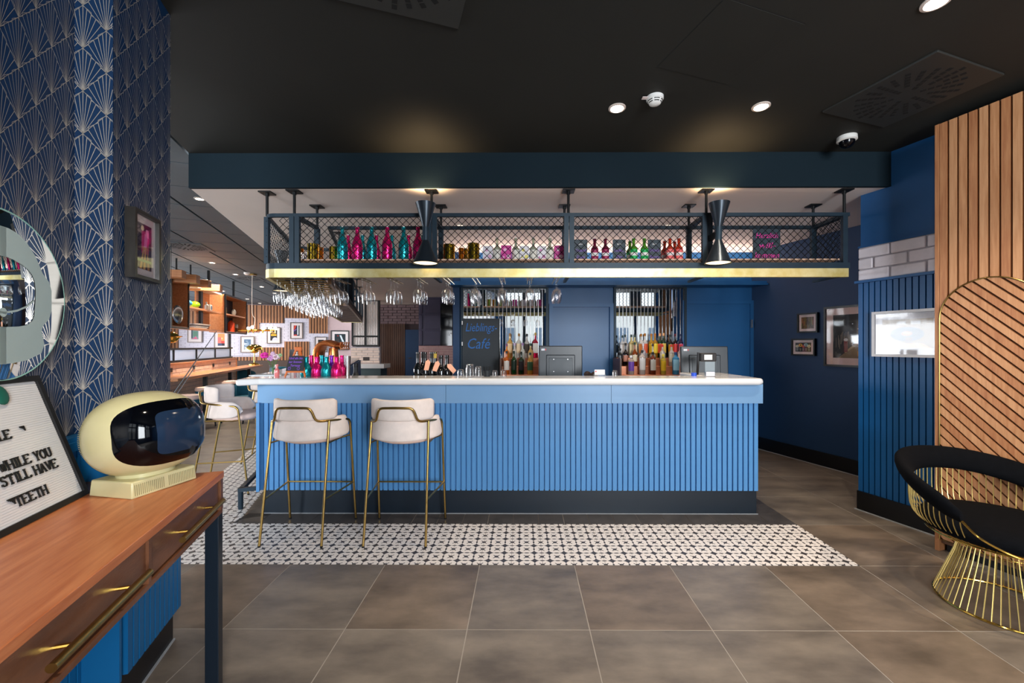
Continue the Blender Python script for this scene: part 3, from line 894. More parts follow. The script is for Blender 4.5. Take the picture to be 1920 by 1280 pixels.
M['shelfwood'] = mat('pale_shelf_board', (196, 160, 136), .6, var=.08, vscale=4)
b = B(); b.box(-1.95, 2.62, 3.445, 3.765, 2.088, 2.1); b.obj('shelf', M['shelfwood'], rack, smooth=False)
SH = 2.1
# glass rails
GX = [(x - 979) / 780 * 3.6 for x in (637, 688, 740, 789, 841, 893, 942, 993, 1042)]
for x in GX:
    for s in (-.018, .018):
        b = B(); b.tube([(x + s, 3.44, ZB + .0), (x + s, 3.78, ZB + .0)], .0035, 6); b.obj('glass_rail', M['brass'], rack)
for j in range(16):
    v = 3.95 + j * .155
    for s in (-.018, .018):
        b = B(); b.tube([UV(uo + .02, v + s, ZB), UV(-.46, v + s, ZB)], .0035, 6); b.obj('glass_rail', M['brass'], rack)
for j in range(15):
    v = 6.6 + j * .3
    b = B(); uvbox(b, uo + .01, -.46, v, v + .12, ZB + .005, ZB + .02); b.obj('slat', M['wood_dark'], rack, smooth=False)
# hanging wine glasses
def make_glass(kind):
    t = thing('wine_glass', 'g', 'glass')
    b = B(); r = .042 if kind == 0 else .033; h = .105 if kind == 0 else .1
    b.lathe([(.001, 0), (.034, .0), (.034, -.002), (.006, -.006), (.0035, -.015), (.0032, -.075), (.008, -.083), (r * .75, -.1), (r, -.1 - h * .35), (r * .93, -.1 - h * .75), (r * .8, -.1 - h), (r * .8 - .0015, -.1 - h), (r * .92, -.1 - h * .75), (r * .97, -.1 - h * .35), (r * .7, -.103), (.001, -.09)], 18)
    b.obj('bowl', M['glass'], t)
    return t
g0 = make_glass(0); g1 = make_glass(1)
ordn = ['first', 'second', 'third', 'fourth', 'fifth', 'sixth', 'seventh', 'eighth', 'ninth', 'tenth']
first = [True, True]
def place_glass(kind, p, label, group):
    src = (g0, g1)[kind]
    if first[kind]:
        o = src; first[kind] = False; o['label'] = label; o['group'] = group; o.location = p; return o
    return dup(src, p, 0, label, group)
for i, x in enumerate(GX):
    k = 3 if i < 7 else 2
    for j in range(k):
        nm = ['nearest', 'middle', 'rearmost'][j] if k == 3 else ['nearest', 'rear'][j]
        place_glass(0, (x, 3.49 + j * .095, ZB + .006), '%s wine glass hanging in the %s glass row from the left under the rack' % (nm, ordn[i]), 'wine glasses hanging under the front of the rack')
for j in range(15):
    for i in range(4 if j < 13 else 2):
        u = -.845 + i * .105 + (.0 if j % 2 else .01)
        p = UV(u, 3.98 + j * .155, ZB + .006)
        lab_ = 'stem glass hanging in the dense cluster under the lounge wing of the rack' if j > 1 else 'stem glass in the %s row under the rack wing, %s from the left' % (('nearest', 'second nearest')[j], ordn[i])
        place_glass(1 if i < 3 else 0, p, lab_, 'glasses clustered under the rack wing')
# lamps: double cone on a bracket
def cone_lamp(loc, rot, lab, tilt=0):
    t = thing('double_cone_lamp', lab, 'lamp', loc, rot)
    mm = Matrix.Rotation(tilt, 4, 'Y')
    b = B()
    b.lathe([(.024, .05), (.079, .24), (.077, .24), (.021, .05)], 28, mm); b.obj('upper_cone', M['lampshade'], t)
    b = B(); b.lathe([(.001, -.062), (.025, -.062), (.025, .062), (.001, .062)], 24, mm); b.obj('neck', M['frame_steel'], t)
    b = B(); b.lathe([(.024, -.05), (.099, -.235), (.097, -.235), (.021, -.055)], 28, mm); b.obj('lower_cone', M['lampshade'], t)
    b = B(); b.lathe([(.001, -.222), (.0925, -.222), (.0925, -.226), (.001, -.226)], 24, mm); b.obj('diffuser', M['lamp_on'], t)
    b = B(); b.lathe([(.001, .2), (.06, .2), (.06, .204), (.001, .204)], 24, mm); b.obj('diffuser', M['lamp_on'], t)
    b = B(); b.bar((0, 0, 0), (-.02, .12, -.01), .02, .045); b.obj('bracket', M['black'], t)
    return t
cone_lamp((-.762, 3.28, 2.263), 0, 'dark double-cone lamp on the left part of the bottle rack')
cone_lamp((1.545, 3.28, 2.263), 0, 'dark double-cone lamp on the right part of the bottle rack', .02)
for x in (-.762, 1.545):
    spot('lamp_down', (x, 3.28, 2.02), (0, 0, 0), 12, (1, .8, .56), 120, .8, .06)
    spot('lamp_up', (x, 3.28, 2.49), (PI, 0, 0), 13, (1, .68, .36), 125, .9, .05)
p = UV(-1.13, 5.6, 2.263)
cone_lamp(p, -PI / 2 + TH, 'double-cone lamp on the lounge wing of the rack')
# ================================================================== BAR STOOLS
def sweep_pad(b, path, z0, z1, th, lean=None):
    """soft pad along a plan path; z0/z1/th per point"""
    k = len(path); P = [Vector((p[0], p[1], 0)) for p in path]; rings = []
    for i in range(k):
        t = (P[min(i + 1, k - 1)] - P[max(i - 1, 0)]).normalized(); n = Vector((-t.y, t.x, 0))
        zc, hh, tt = (z0[i] + z1[i]) / 2, (z1[i] - z0[i]) / 2, th[i] / 2
        ring = []
        for j in range(16):
            a = 2 * PI * j / 16; ca, sa = math.cos(a), math.sin(a); e = .45
            x = math.copysign(abs(ca) ** e, ca) * tt; z = math.copysign(abs(sa) ** e, sa) * hh
            off = (lean[i] if lean else 0) * (z / max(hh, 1e-4))
            ring.append(b.bm.verts.new(P[i] + n * (x + off) + Vector((0, 0, zc + z))))
        rings.append(ring)
    for A, Q in zip(rings, rings[1:]):
        for j in range(16): b._f([A[j], A[(j + 1) % 16], Q[(j + 1) % 16], Q[j]])
    b._f(rings[0][::-1]); b._f(rings[-1]); return b
def smooth_path(pts, n=6, closed=False):
    P = [Vector(p) for p in pts]; out = []
    for i in range(len(P) - 1):
        p0 = P[max(i - 1, 0)]; p1 = P[i]; p2 = P[i + 1]; p3 = P[min(i + 2, len(P) - 1)]
        for k in range(n):
            t = k / n
            out.append(.5 * ((2 * p1) + (-p0 + p2) * t + (2 * p0 - 5 * p1 + 4 * p2 - p3) * t * t + (-p0 + 3 * p1 - 3 * p2 + p3) * t ** 3))
    out.append(P[-1]); return out
def make_stool(label, loc, rot):
    t = thing('bar_stool', label, 'bar stool', loc, rot)
    # seat
    b = B(); pr = [(.001, 0), (.17, 0), (.212, .016), (.222, .036), (.212, .056), (.18, .066), (.001, .070)]
    b.lathe(pr, 32, Matrix.Translation((0, .085, .672)) @ Matrix.Diagonal((1.0, .98, 1, 1))); b.obj('seat', M['blush2'], t, sharp=80)
    b = B(); n = 33; path = []; z0 = []; z1 = []; th = []; ln = []
    for i in range(n):
        s = -1 + 2 * i / (n - 1); a = s * R(118)
        x = .235 * math.sin(a); y = .07 - .215 * math.cos(a) * (1.0 if abs(s) < .8 else 1)
        e = max(0, (abs(s) - .8) / .2)
        path.append((x, y)); top = .875 - .02 * abs(s) - .06 * e * e; bot = .705 + .01 * abs(s) + .05 * e * e
        z0.append(bot); z1.append(top); th.append(.042 * (1 - .35 * e * e)); ln.append(.012)
    sweep_pad(b, path, z0, z1, th, ln); b.obj('arm_shell', M['blush'], t, sharp=80)
    b = B(); path = []; z0 = []; z1 = []; th = []
    for i in range(21):
        s = -1 + 2 * i / 20; a = s * R(66)
        path.append((.238 * math.sin(a), .085 - .25 * math.cos(a)))
        e = max(0, (abs(s) - .86) / .14)
        z0.append(.85 + .012 * e); z1.append(1.0 - .018 * e * e); th.append(.046 * (1 - .4 * e * e))
    sweep_pad(b, path, z0, z1, th); b.obj('backrest', M['blush'], t, sharp=80)
    # tube: front leg - arm - bump behind the back - arm - front leg
    half = [(.263, .235, 0), (.252, .15, .785), (.249, .125, .815), (.24, .07, .825), (.225, -.03, .838), (.2, -.105, .846), (.165, -.155, .85), (.143, -.176, .868), (.126, -.19, .92), (.105, -.198, .945), (.05, -.206, .95)]
    full = half + [(-x, y, z) for x, y, z in half[::-1]]
    for s in (1, -1):
        b = B(); b.tube([(s * .263, .235, .004), (s * .252, .15, .785)], .0085, 10); b.obj('leg', M['brass'], t)
        b = B(); b.tube([(s * .214, -.235, .004), (s * .205, -.1, .843)], .0085, 10); b.obj('leg', M['brass'], t)
        b = B()
        f = lambda z: (s * (.263 - .011 * z / .785), .235 - .085 * z / .785, z)
        r = lambda z: (s * (.214 - .009 * z / .843), -.235 + .135 * z / .843, z)
        b.tube([f(.31), r(.31)], .0065, 8); b.obj('side_stretcher', M['brass'], t)
        b = B(); b.tube([f(.69), (s * .2, .1, .68), r(.69)], .0065, 8); b.obj('seat_bracket', M['brass'], t)
    b = B(); b.tube([(-.259, .2, .31), (.259, .2, .31)], .0065, 8); b.obj('foot_rest', M['brass'], t)
    mid = [Vector(p) for p in full[1:-1]]
    b = B(); b.tube(smooth_path(mid, 4), .0085, 10); b.obj('arm_rail', M['brass'], t)
    for (x, y) in ((.263, .235), (-.263, .235), (.214, -.235), (-.214, -.235)):
        b = B(); b.lathe([(.001, .002), (.0095, .002), (.0095, .012), (.001, .012)], 10, Matrix.Translation((x, y, 0))); b.obj('foot_cap', M['black'], t)
    return t
st = make_stool('blush bar stool at the left end of the bar front', (-1.588, 3.075, 0), 0)
dup(st, (-.874, 3.075, 0), 0, 'blush bar stool at the bar front, the one nearer the middle of the bar')
dup(st, (-2.847, 4.02, 0), ROT_RIGHT, 'blush bar stool beside the lounge wing, the one nearer the television')
dup(st, (-3.12, 5.107, 0), ROT_RIGHT, 'blush bar stool farther back beside the lounge wing, half hidden by the bar top')

# ================================================================== WIRE LOUNGE CHAIR
lc = thing('wire_lounge_chair', 'gold wire lounge chair with black wool ring back and seat', 'armchair', (2.548, 2.22, 0), 0)
F = R(275); G = R(74)                      # facing direction, half opening
def ring_z(a):
    d = abs((a - (F + PI) + PI) % (2 * PI) - PI) / (PI - G)
    return .675 - .165 * d ** 2.2
RR, BR, WR = .385, .262, .16
angs = [F + G + (2 * PI - 2 * G) * i / 48 for i in range(49)]
b = B()
pad = []
rings = []
for i, a in enumerate(angs):
    e = min(i, 48 - i) / 2.5; sc = min(1, .55 + .45 * e)
    c = Vector((RR * math.cos(a), RR * math.sin(a), ring_z(a))); o = Vector((math.cos(a), math.sin(a), 0))
    ring = []
    for j in range(14):
        q = 2 * PI * j / 14
        w = .034 * math.cos(q) * sc; h = .062 * math.sin(q) * sc
        ring.append(b.bm.verts.new(c + o * (w + .42 * h) + Vector((0, 0, h + .02))))
    rings.append(ring)
for A, Q in zip(rings, rings[1:]):
    for j in range(14): b._f([A[j], A[(j + 1) % 14], Q[(j + 1) % 14], Q[j]])
b._f(rings[0][::-1]); b._f(rings[-1])
b.obj('back_cushion', M['black_fabric'], lc, sharp=80)
b = B(); b.lathe([(.001, .375), (.29, .38), (.325, .40), (.33, .425), (.31, .455), (.2, .468), (.001, .472)], 40); b.obj('seat_cushion', M['black_fabric'], lc, sharp=80)
def hoop(r, z, w=.0045, n=56, name='hoop'):
    b = B(); b.tube([(r * math.cos(2 * PI * i / n), r * math.sin(2 * PI * i / n), z) for i in range(n)], w, 8, closed=True); return b.obj(name, M['gold'], lc)
hoop(BR, .007, .006); hoop(WR + .003, .335, .004); hoop(WR - .012, .30, .003); hoop(.30, .372, .004)
for i in range(54):
    a = 2 * PI * i / 54
    b = B(); ca, sa = math.cos(a), math.sin(a)
    b.tube([(BR * ca, BR * sa, .008), ((WR + .02) * ca, (WR + .02) * sa, .25), (WR * ca, WR * sa, .335)], .0026, 5)
    if i == 0: rod0 = b.obj('base_rod', M['goldwire'], lc)
    else:
        b.bm.free(); o = link('base_rod', rod0.data, lc); o.rotation_euler = (0, 0, a)
for i in range(46):
    a = F + G + (2 * PI - 2 * G) * (i + .5) / 46; ca, sa = math.cos(a), math.sin(a); zt = ring_z(a)
    pts = smooth_path([(WR * ca, WR * sa, .335), (.235 * ca, .235 * sa, .352), (.315 * ca, .315 * sa, .40), (.36 * ca, .36 * sa, .47), ((RR - .02) * ca, (RR - .02) * sa, max(.5, zt - .01))], 3)
    b = B(); b.tube(pts, .0026, 5); b.obj('basket_rod', M['goldwire'], lc)
for i in range(16):
    a = F - G + 2 * G * (i + .5) / 16; ca, sa = math.cos(a), math.sin(a)
    b = B(); b.tube([(WR * ca, WR * sa, .335), (.235 * ca, .235 * sa, .35), (.30 * ca, .30 * sa, .372)], .0026, 5); b.obj('basket_rod', M['goldwire'], lc)
for s in (1, -1):
    a = F + s * G; tip = Vector((RR * math.cos(a), RR * math.sin(a), ring_z(a) + .0))
    a2 = F + s * G * .55; a3 = F + s * .05
    pts = smooth_path([tip, (.385 * math.cos(F + s * G * .85), .385 * math.sin(F + s * G * .85), .445), (.345 * math.cos(a2), .345 * math.sin(a2), .385), (.30 * math.cos(a3), .30 * math.sin(a3), .372)], 6)
    b = B(); b.tube(pts, .0055, 8); b.obj('edge_rod', M['gold'], lc)

# ================================================================== CONSOLE, TELEVISION, LETTER BOARD, MIRROR
con = thing('console_table', 'walnut console table with brass bar handles on dark steel legs', 'console table', (0, 0, 0))
CZ = .90; CU0, CU1, CV0, CV1 = -1.003, -.578, -.25, 1.888
def uvobj(name, m, par, *boxes, bevel=0):
    """boxes given in the turned frame; object carries the turn itself"""
    b = B()
    for q in boxes: b.box(*q)
    return b.obj(name, m, par, bevel=bevel, smooth=False, rot=TH)
uvobj('top', M['walnut'], con, (CU0, CU1, CV0, CV1, CZ - .025, CZ), bevel=.002)
uvobj('carcass', M['walnut_d'], con, (CU0, CU1 - .03, CV0 + .01, CV1 - .004, .755, CZ - .026), (CU0, CU1 - .004, CV0, CV1 - .002, .742, .757), (CU0, CU1 - .003, CV1 - .022, CV1 - .001, .757, CZ - .026))
dv = [1.866, 1.353, .84, .327, -.2]
for k in range(4):
    v1, v0 = dv[k] - .006, dv[k + 1] + .008
    d = uvobj('drawer', M['walnut_d'], con, (CU1 - .028, CU1 - .010, v0, v1, .764, CZ - .032), bevel=.0015)
    if k: uvobj('divider', M['walnut_d'], con, (CU1 - .03, CU1 - .003, dv[k] - .006, dv[k] + .008, .757, CZ - .026))
    c = (v0 + v1) / 2 + .03; zc = .812
    hx = CU1 + .022
    b = B(); b.tube([(hx, c - .165, zc), (hx, c + .165, zc)], .009, 12); h = b.obj('handle', M['brass'], d)
    for s in (-.1, .1):
        b = B(); b.tube([(CU1 - .011, c + s, zc), (hx, c + s, zc)], .0045, 8); b.obj('handle_post', M['gold'], d)
for v in (CV1 - .045, CV0 + .05):
    uvobj('leg', flat(10, 24, 36, .35), con, (CU1 - .048, CU1 - .004, v - .0, v + .044, .0, .742), bevel=.002)

p = PZ(247, 937, CZ); q = PZ(368, 897, CZ)
ang = math.atan2(q.y - p.y, q.x - p.x)
L = .215; D = .172
e1 = Vector((math.cos(ang), math.sin(ang), 0)); e2 = Vector((-math.sin(ang), math.cos(ang), 0))
ctr = Vector((p.x, p.y, CZ)) + e1 * L / 2 + e2 * D / 2
tv = thing('television', 'vintage cream egg-shaped television with smoked visor on the console', 'television', ctr, ang)
# local: x = along the front, -y = front
b = B(); b.box(-L / 2, L / 2, -D / 2, D / 2, 0, .052)
for v in b.bm.verts:
    if v.co.z > .03: v.co.x *= .97; v.co.y *= .95
b.obj('stand', M['cream'], tv, bevel=.004)
for i in range(34):
    if i in (16, 17): continue
    b = B(); x = -.098 + i * .0059; b.box(x, x + .0022, -D / 2 - .0006, -D / 2 + .006, .008, .042)
    for v in b.bm.verts: v.co.y += (v.co.z) * .07
    b.obj('vent_slot', M['cream_d'], tv, smooth=False)
b = B(); b.lathe([(.066, .05), (.072, .052), (.072, .066), (.062, .072)], 32, Matrix.Diagonal((1.12, 1, 1, 1))); b.obj('collar', M['cream'], tv)
EA, EB, EC = .160, .150, .141; ez = .185
TM = Matrix.Translation((.008, .008, ez)) @ Matrix.Rotation(R(-4), 4, 'X')
PE = 2.35
b = B(); b.sphere((0, 0, 0), 1, 64, 40)
for v in b.bm.verts:
    x, y, z = v.co; k = (abs(x) ** PE + abs(z) ** PE + abs(y) ** 2) 
    lo, hi = .5, 1.6
    for _ in range(24):
        m_ = (lo + hi) / 2
        if (abs(x * m_) ** PE + abs(z * m_) ** PE + abs(y * m_) ** 2) < 1: lo = m_
        else: hi = m_
    v.co = TM @ Vector((x * lo * EA, y * lo * EB, z * lo * EC))
shell = b.obj('shell', M['cream'], tv, sharp=90)
def patch(sx, sz, k, e, scl, name, m, cx=0, cz=0, n=48, rr=14):
    b = B(); rings = []
    for i in range(rr + 1):
        f = i / rr; ring = []
        for j in range(n):
            a = 2 * PI * j / n; ca, sa = math.cos(a), math.sin(a)
            x = cx + sx * f * math.copysign(abs(ca) ** e, ca); z = cz + sz * f * math.copysign(abs(sa) ** e, sa)
            yy = -EB * math.sqrt(max(.0, 1 - abs(x / EA) ** PE - abs(z / EC) ** PE)) * scl
            ring.append(b.bm.verts.new(TM @ Vector((x * (1 + (scl - 1) * .4), yy, z * (1 + (scl - 1) * .4)))))
            if i == 0: break
        rings.append(ring)
    for j in range(n): b._f([rings[0][0], rings[1][j], rings[1][(j + 1) % n]])
    for A, Q in zip(rings[1:], rings[2:]):
        for j in range(n): b._f([A[j], A[(j + 1) % n], Q[(j + 1) % n], Q[j]])
    return b.obj(name, m, tv, sharp=90)
patch(.148, .104, 0, .66, 1.02, 'visor', M['visor'], 0, .004)
patch(.092, .070, 0, .32, 1.03, 'screen', M['crt'], .018, .004)
b = B()
for i in range(22):
    a = R(-50 + i * 4.6); x = -EA * .86; 
    zz = math.sin(a) * EC * .52; yv = math.cos(a) * EB * .50
    b.box(-EA * .86 - .006, -EA * .86 + .016, yv - .002 - .0, yv + .006, zz - .001, zz + .0012, TM)
o = b.obj('side_grille', M['cream_d'], tv, smooth=False)
# antenna
inv = Matrix.Rotation(-ang, 4, 'Z') @ Matrix.Translation(-ctr)
a0 = PY(322, 742, 1.47); a1 = PY(406, 621, 1.62)
b = B(); b.tube([inv @ a0, inv @ (a0 * .4 + a1 * .6), inv @ a1], [.0022, .0016, .0011], 6); b.obj('antenna', M['steel'], tv)
b = B(); b.tube([inv @ (a0 + Vector((.006, .01, 0))), inv @ (a0 * .55 + a1 * .45 + Vector((.003, .01, 0)))], [.0018, .0014], 6); b.obj('antenna', M['steel'], tv)

# letter board
lean = math.atan2(.125, .385); LBH = .408; LBW = .46
bu, bv = -.905, 1.735 - LBW / 2
lb = thing('letter_board', 'white grooved letter board in black frame leaning on the wallpaper', 'letter board', UV(bu, bv, CZ + .002), (-lean, 0, ROT_LEFT))
b = B(); fw = .016
b.box(-LBW / 2, LBW / 2, 0, .018, 0, fw); b.box(-LBW / 2, LBW / 2, 0, .018, LBH - fw, LBH)
b.box(-LBW / 2, -LBW / 2 + fw, 0, .018, fw, LBH - fw); b.box(LBW / 2 - fw, LBW / 2, 0, .018, fw, LBH - fw)
b.obj('frame', M['black_matte'], lb, smooth=False)
b = B(); pts = []; z = fw; gp = .0068
n = int((LBH - 2 * fw) / gp)
for i in range(n):
    z = fw + i * gp
    b.box(-LBW / 2 + fw, LBW / 2 - fw, .007, .012, z + .0012, z + gp)
b.box(-LBW / 2 + fw, LBW / 2 - fw, .0085, .013, fw, LBH - fw)
b.obj('felt_board', M['white_matte'], lb, smooth=False)
mw = Matrix.Translation(UV(bu, bv, CZ + .002)) @ Matrix.Rotation(ROT_LEFT, 4, 'Z') @ Matrix.Rotation(-lean, 4, 'X')
mwi = mw.inverted()
def board_xy(px, py):
    o = mwi @ Vector((0, 0, EYE)); d = (mwi.to_3x3() @ ray(px, py)); t = (.006 - o.y) / d.y
    q = o + d * t; return q.x, q.z
GL = {'E': [[(0, 0), (0, 1)], [(0, 1), (.72, 1)], [(0, 0), (.72, 0)], [(0, .52), (.5, .52)], [(.72, 1), (.72, .8)], [(.72, 0), (.72, .2)], [(-.12, 0), (0, 0)], [(-.12, 1), (0, 1)]],
      'H': [[(0, 0), (0, 1)], [(.7, 0), (.7, 1)], [(0, .5), (.7, .5)]] + [[(x - .14, z), (x + .14, z)] for x in (0, .7) for z in (0, 1)],
      'I': [[(.2, 0), (.2, 1)], [(.04, 0), (.36, 0)], [(.04, 1), (.36, 1)]],
      'L': [[(.05, 0), (.05, 1)], [(-.1, 0), (.66, 0)], [(-.1, 1), (.22, 1)], [(.66, 0), (.66, .22)]],
      'T': [[(.36, 0), (.36, 1)], [(0, 1), (.72, 1)], [(0, 1), (0, .8)], [(.72, 1), (.72, .8)], [(.2, 0), (.52, 0)]],
      'Y': [[(.38, 0), (.38, .45)], [(.38, .45), (.06, 1)], [(.38, .45), (.7, 1)], [(.22, 0), (.54, 0)], [(-.06, 1), (.2, 1)], [(.56, 1), (.82, 1)]],
      'V': [[(.36, 0), (.04, 1)], [(.36, 0), (.7, 1)], [(-.08, 1), (.18, 1)], [(.56, 1), (.82, 1)]],
      'A': [[(.36, 1), (.04, 0)], [(.36, 1), (.7, 0)], [(.16, .36), (.58, .36)], [(-.08, 0), (.18, 0)], [(.56, 0), (.82, 0)]],
      'W': [[(.0, 1), (.22, 0)], [(.22, 0), (.42, .8)], [(.42, .8), (.62, 0)], [(.62, 0), (.84, 1)], [(-.1, 1), (.12, 1)], [(.74, 1), (.94, 1)]],
      'M': [[(0, 0), (0, 1)], [(0, 1), (.4, .3)], [(.4, .3), (.8, 1)], [(.8, 1), (.8, 0)], [(-.1, 0), (.12, 0)], [(.7, 0), (.92, 0)]],
      'U': [[(0.05, 1), (.05, .3)], [(.05, .3), (.16, .06)], [(.16, .06), (.36, 0)], [(.36, 0), (.56, .06)], [(.56, .06), (.67, .3)], [(.67, .3), (.67, 1)], [(-.08, 1), (.18, 1)], [(.54, 1), (.8, 1)]],
      'O': [[(.38 + .38 * math.cos(2 * PI * k / 12), .5 + .5 * math.sin(2 * PI * k / 12)), (.38 + .38 * math.cos(2 * PI * (k + 1) / 12), .5 + .5 * math.sin(2 * PI * (k + 1) / 12))] for k in range(12)],
      'S': [[(.68, .98), (.68, .74)], [(.68, .8), (.5, .98)], [(.5, .98), (.2, .96)], [(.2, .96), (.06, .76)], [(.06, .76), (.2, .56)], [(.2, .56), (.54, .46)], [(.54, .46), (.68, .26)], [(.68, .26), (.52, .04)], [(.52, .04), (.22, .02)], [(.22, .02), (.04, .2)], [(.04, .26), (.04, .02)]],
      '^': [[(0, 1), (.8, 1)], [(.1, .9), (.8, .9)], [(.3, .8), (.8, .8)], [(.5, .68), (.8, .68)], [(.62, .55), (.8, .55)], [(.7, .42), (.8, .42)]]}
ADV = {'I': .56, 'L': .86, 'W': 1.1, 'M': 1.08, '^': .9, ' ': .5}
def letters(s, xr, zc, h):
    """right-aligned row of push-in letters, one mesh each"""
    wd = sum(ADV.get(c, .94) for c in s) * h * .92; x = xr - wd
    for c in s:
        if c in GL:
            b = B()
            for (p, q) in GL[c]: b.bar((x + p[0] * h * .92, .0035, zc - h / 2 + p[1] * h), (x + q[0] * h * .92, .0035, zc - h / 2 + q[1] * h), .0026, .0035)
            b.obj('letter', M['black_matte'], lb, smooth=False)
        x += ADV.get(c, .94) * h * .92
for s, px_, py_, h in (('SMILE', 19, 813, .025), ('^', 46, 805, .02), ('WHILE YOU', 95, 846, .026), ('STILL HAVE', 106, 867, .026), ('^TEETH', 88, 916, .026)):
    x, z = board_xy(px_, py_); letters(s, x, z, h)
b = B(); x, z = board_xy(-4, 742); b.sphere((x, .0, z), .024, 12, 8, (1, .3, 1.2)); b.obj('green_badge', flat(20, 96, 80), lb)

# round mirror with an etched helmet
mu = -1.028
mir = thing('round_mirror', 'round frameless mirror with frosted helmet etching on the wallpapered wall', 'mirror', UV(mu, 1.597, 1.529), (0, 0, ROT_LEFT))
b = B(); ry = Matrix.Rotation(PI / 2, 4, 'X')
b.lathe([(.001, .0), (.241, .0), (.245, -.003), (.245, -.006), (.001, -.006)], 72, ry); b.obj('glass_disc', M['mirror'], mir)
b = B(); b.lathe([(.12, -.02), (.12, -.0065), (.001, -.0065)], 32, ry); b.obj('wall_mount', M['black'], mir)
b = B(); b.tube([(.2455 * math.cos(2 * PI * k / 72), .003, .2455 * math.sin(2 * PI * k / 72)) for k in range(72)], .0024, 6, closed=True); b.obj('polished_edge', flat(150, 200, 185, .15), mir)
def mloc(cx, cy):
    px, py = cx / 3.76, 380 + cy / 3.76
    w = PU(px, py, mu); v = toUV(w)[1]; return (v - 1.597, w.z - 1.529)
out = [mloc(*q) for q in ((0, 160), (60, 180), (120, 215), (190, 285), (250, 380), (300, 500), (345, 560), (362, 620), (362, 760), (345, 820), (300, 870), (292, 910), (312, 1000), (290, 1060), (190, 1110), (90, 1130), (0, 1140))]
inn = [mloc(*q) for q in ((0, 372), (40, 380), (90, 400), (150, 435), (195, 470), (225, 510), (243, 555), (250, 620), (248, 690), (244, 740), (240, 800), (225, 835), (190, 862), (130, 872), (80, 874), (40, 876), (0, 876))]
b = B()
for sg in (1, -1):
    for k in range(len(out) - 1):
        a_, c_, d_, e_ = out[k], out[k + 1], inn[k + 1], inn[k]
        pts = [(sg * (q[0] if abs(q[0]) > .004 else 0), -.0006, q[1]) for q in (a_, c_, d_, e_)]
        b.quad(pts)
def mdisc(c, r, n=20):
    b._f([b.bm.verts.new((c[0] + r * math.cos(2 * PI * k / n), -.0006, c[1] + r * math.sin(2 * PI * k / n))) for k in range(n)])
c0 = mloc(0, 770); mdisc((0, c0[1]), .013)
armp = [mloc(*q) for q in ((0, 775), (60, 770), (120, 760), (180, 735), (220, 705), (240, 690))]
for sg in (1, -1):
    for p_, q_ in zip(armp, armp[1:]): b.quad([(sg * p_[0], -.0006, p_[1] + .003), (sg * q_[0], -.0006, q_[1] + .003), (sg * q_[0], -.0006, q_[1] - .003), (sg * p_[0], -.0006, p_[1] - .003)])
b.obj('etching', M['frost'], mir, smooth=False)

# ================================================================== PICTURES
def picture(label, kind, plane, xl, xr, yt, yb, fw, fcol, mw_, art, depth=.03, cat='picture', group=None, at=None, mcol=(228, 214, 212), glassy=True):
    f = {'U': PU, 'V': PV, 'Y': PY}[kind]
    ax = xl if at is None else at
    L_, R_ = f(xl, (yt + yb) / 2, plane), f(xr, (yt + yb) / 2, plane); A_, Z_ = f(ax, yt, plane), f(ax, yb, plane)
    w = (Vector((L_.x, L_.y)) - Vector((R_.x, R_.y))).length; h = A_.z - Z_.z
    c = (L_ + R_) / 2; rot = {'V': ROT_FAR, 'Y': 0}.get(kind)
    if kind == 'U': rot = ROT_RIGHT if plane > 0 else ROT_LEFT
    t = thing('framed_picture', label, cat, (c.x, c.y, Z_.z), rot, group)
    fm = flat(*fcol, .3) if isinstance(fcol, tuple) else fcol
    b = B(); b.box(-w / 2, w / 2, 0, depth, 0, fw); b.box(-w / 2, w / 2, 0, depth, h - fw, h); b.box(-w / 2, -w / 2 + fw, 0, depth, fw, h - fw); b.box(w / 2 - fw, w / 2, 0, depth, fw, h - fw)
    b.obj('frame', fm, t, smooth=False)
    b = B(); b.box(-w / 2 + fw, w / 2 - fw, depth * .45, depth * .9, fw, h - fw); pp_ = b.obj('passe_partout', flat(*mcol, .7), t, smooth=False)
    x0, x1, z0, z1 = -w / 2 + fw + mw_, w / 2 - fw - mw_, fw + mw_, h - fw - mw_
    b = B(); ms = []; y = depth * .45 - .0004
    for k, (col, pts) in enumerate(art):
        m = flat(*col, .6)
        if m not in ms: ms.append(m)
        b.mi = ms.index(m)
        b._f([b.bm.verts.new((x0 + (x1 - x0) * p[0], y - k * .0001, z0 + (z1 - z0) * p[1])) for p in pts])
    b.obj('print', ms, pp_, smooth=False)
    if glassy:
        b = B(); b.box(-w / 2 + fw, w / 2 - fw, depth * .3, depth * .32, fw, h - fw); b.obj('glazing', M['pane'], t, smooth=False)
    return t
SQ = [(0, 0), (1, 0), (1, 1), (0, 1)]
def rc(x0, z0, x1, z1): return [(x0, z0), (x1, z0), (x1, z1), (x0, z1)]
def disc(x, z, r, asp=1.0, n=14): return [(x + r * math.cos(2 * PI * k / n), z + r * asp * math.sin(2 * PI * k / n)) for k in range(n)]
rs = random.Random(3)
art = [((60, 22, 60), SQ), ((200, 50, 120), rc(.3, .35, .8, .85)), ((30, 20, 60), rc(0, .5, .25, 1)), ((235, 130, 190), [(.45, .4), (.6, .4), (.75, .75), (.5, .8)]), ((240, 160, 200), [(.55, .75), (.8, .72), (.78, .9), (.6, .9)]),
       ((205, 150, 90), [(.15, 0), (.3, 0), (.5, .5), (.42, .5)]), ((225, 170, 100), [(.4, 0), (.55, 0), (.6, .5), (.53, .5)]), ((180, 120, 70), [(.7, 0), (.85, 0), (.7, .5), (.64, .5)]), ((150, 170, 110), rc(0, .16, 1, .22)), ((255, 230, 190), disc(.35, .9, .1, .6))]
picture('dark framed pink and purple poster on the wallpapered pier', 'U', -.902, 254, 302, 387, 519, .014, (38, 34, 30), .03, art, .034)
art = [((24, 20, 18), SQ)]
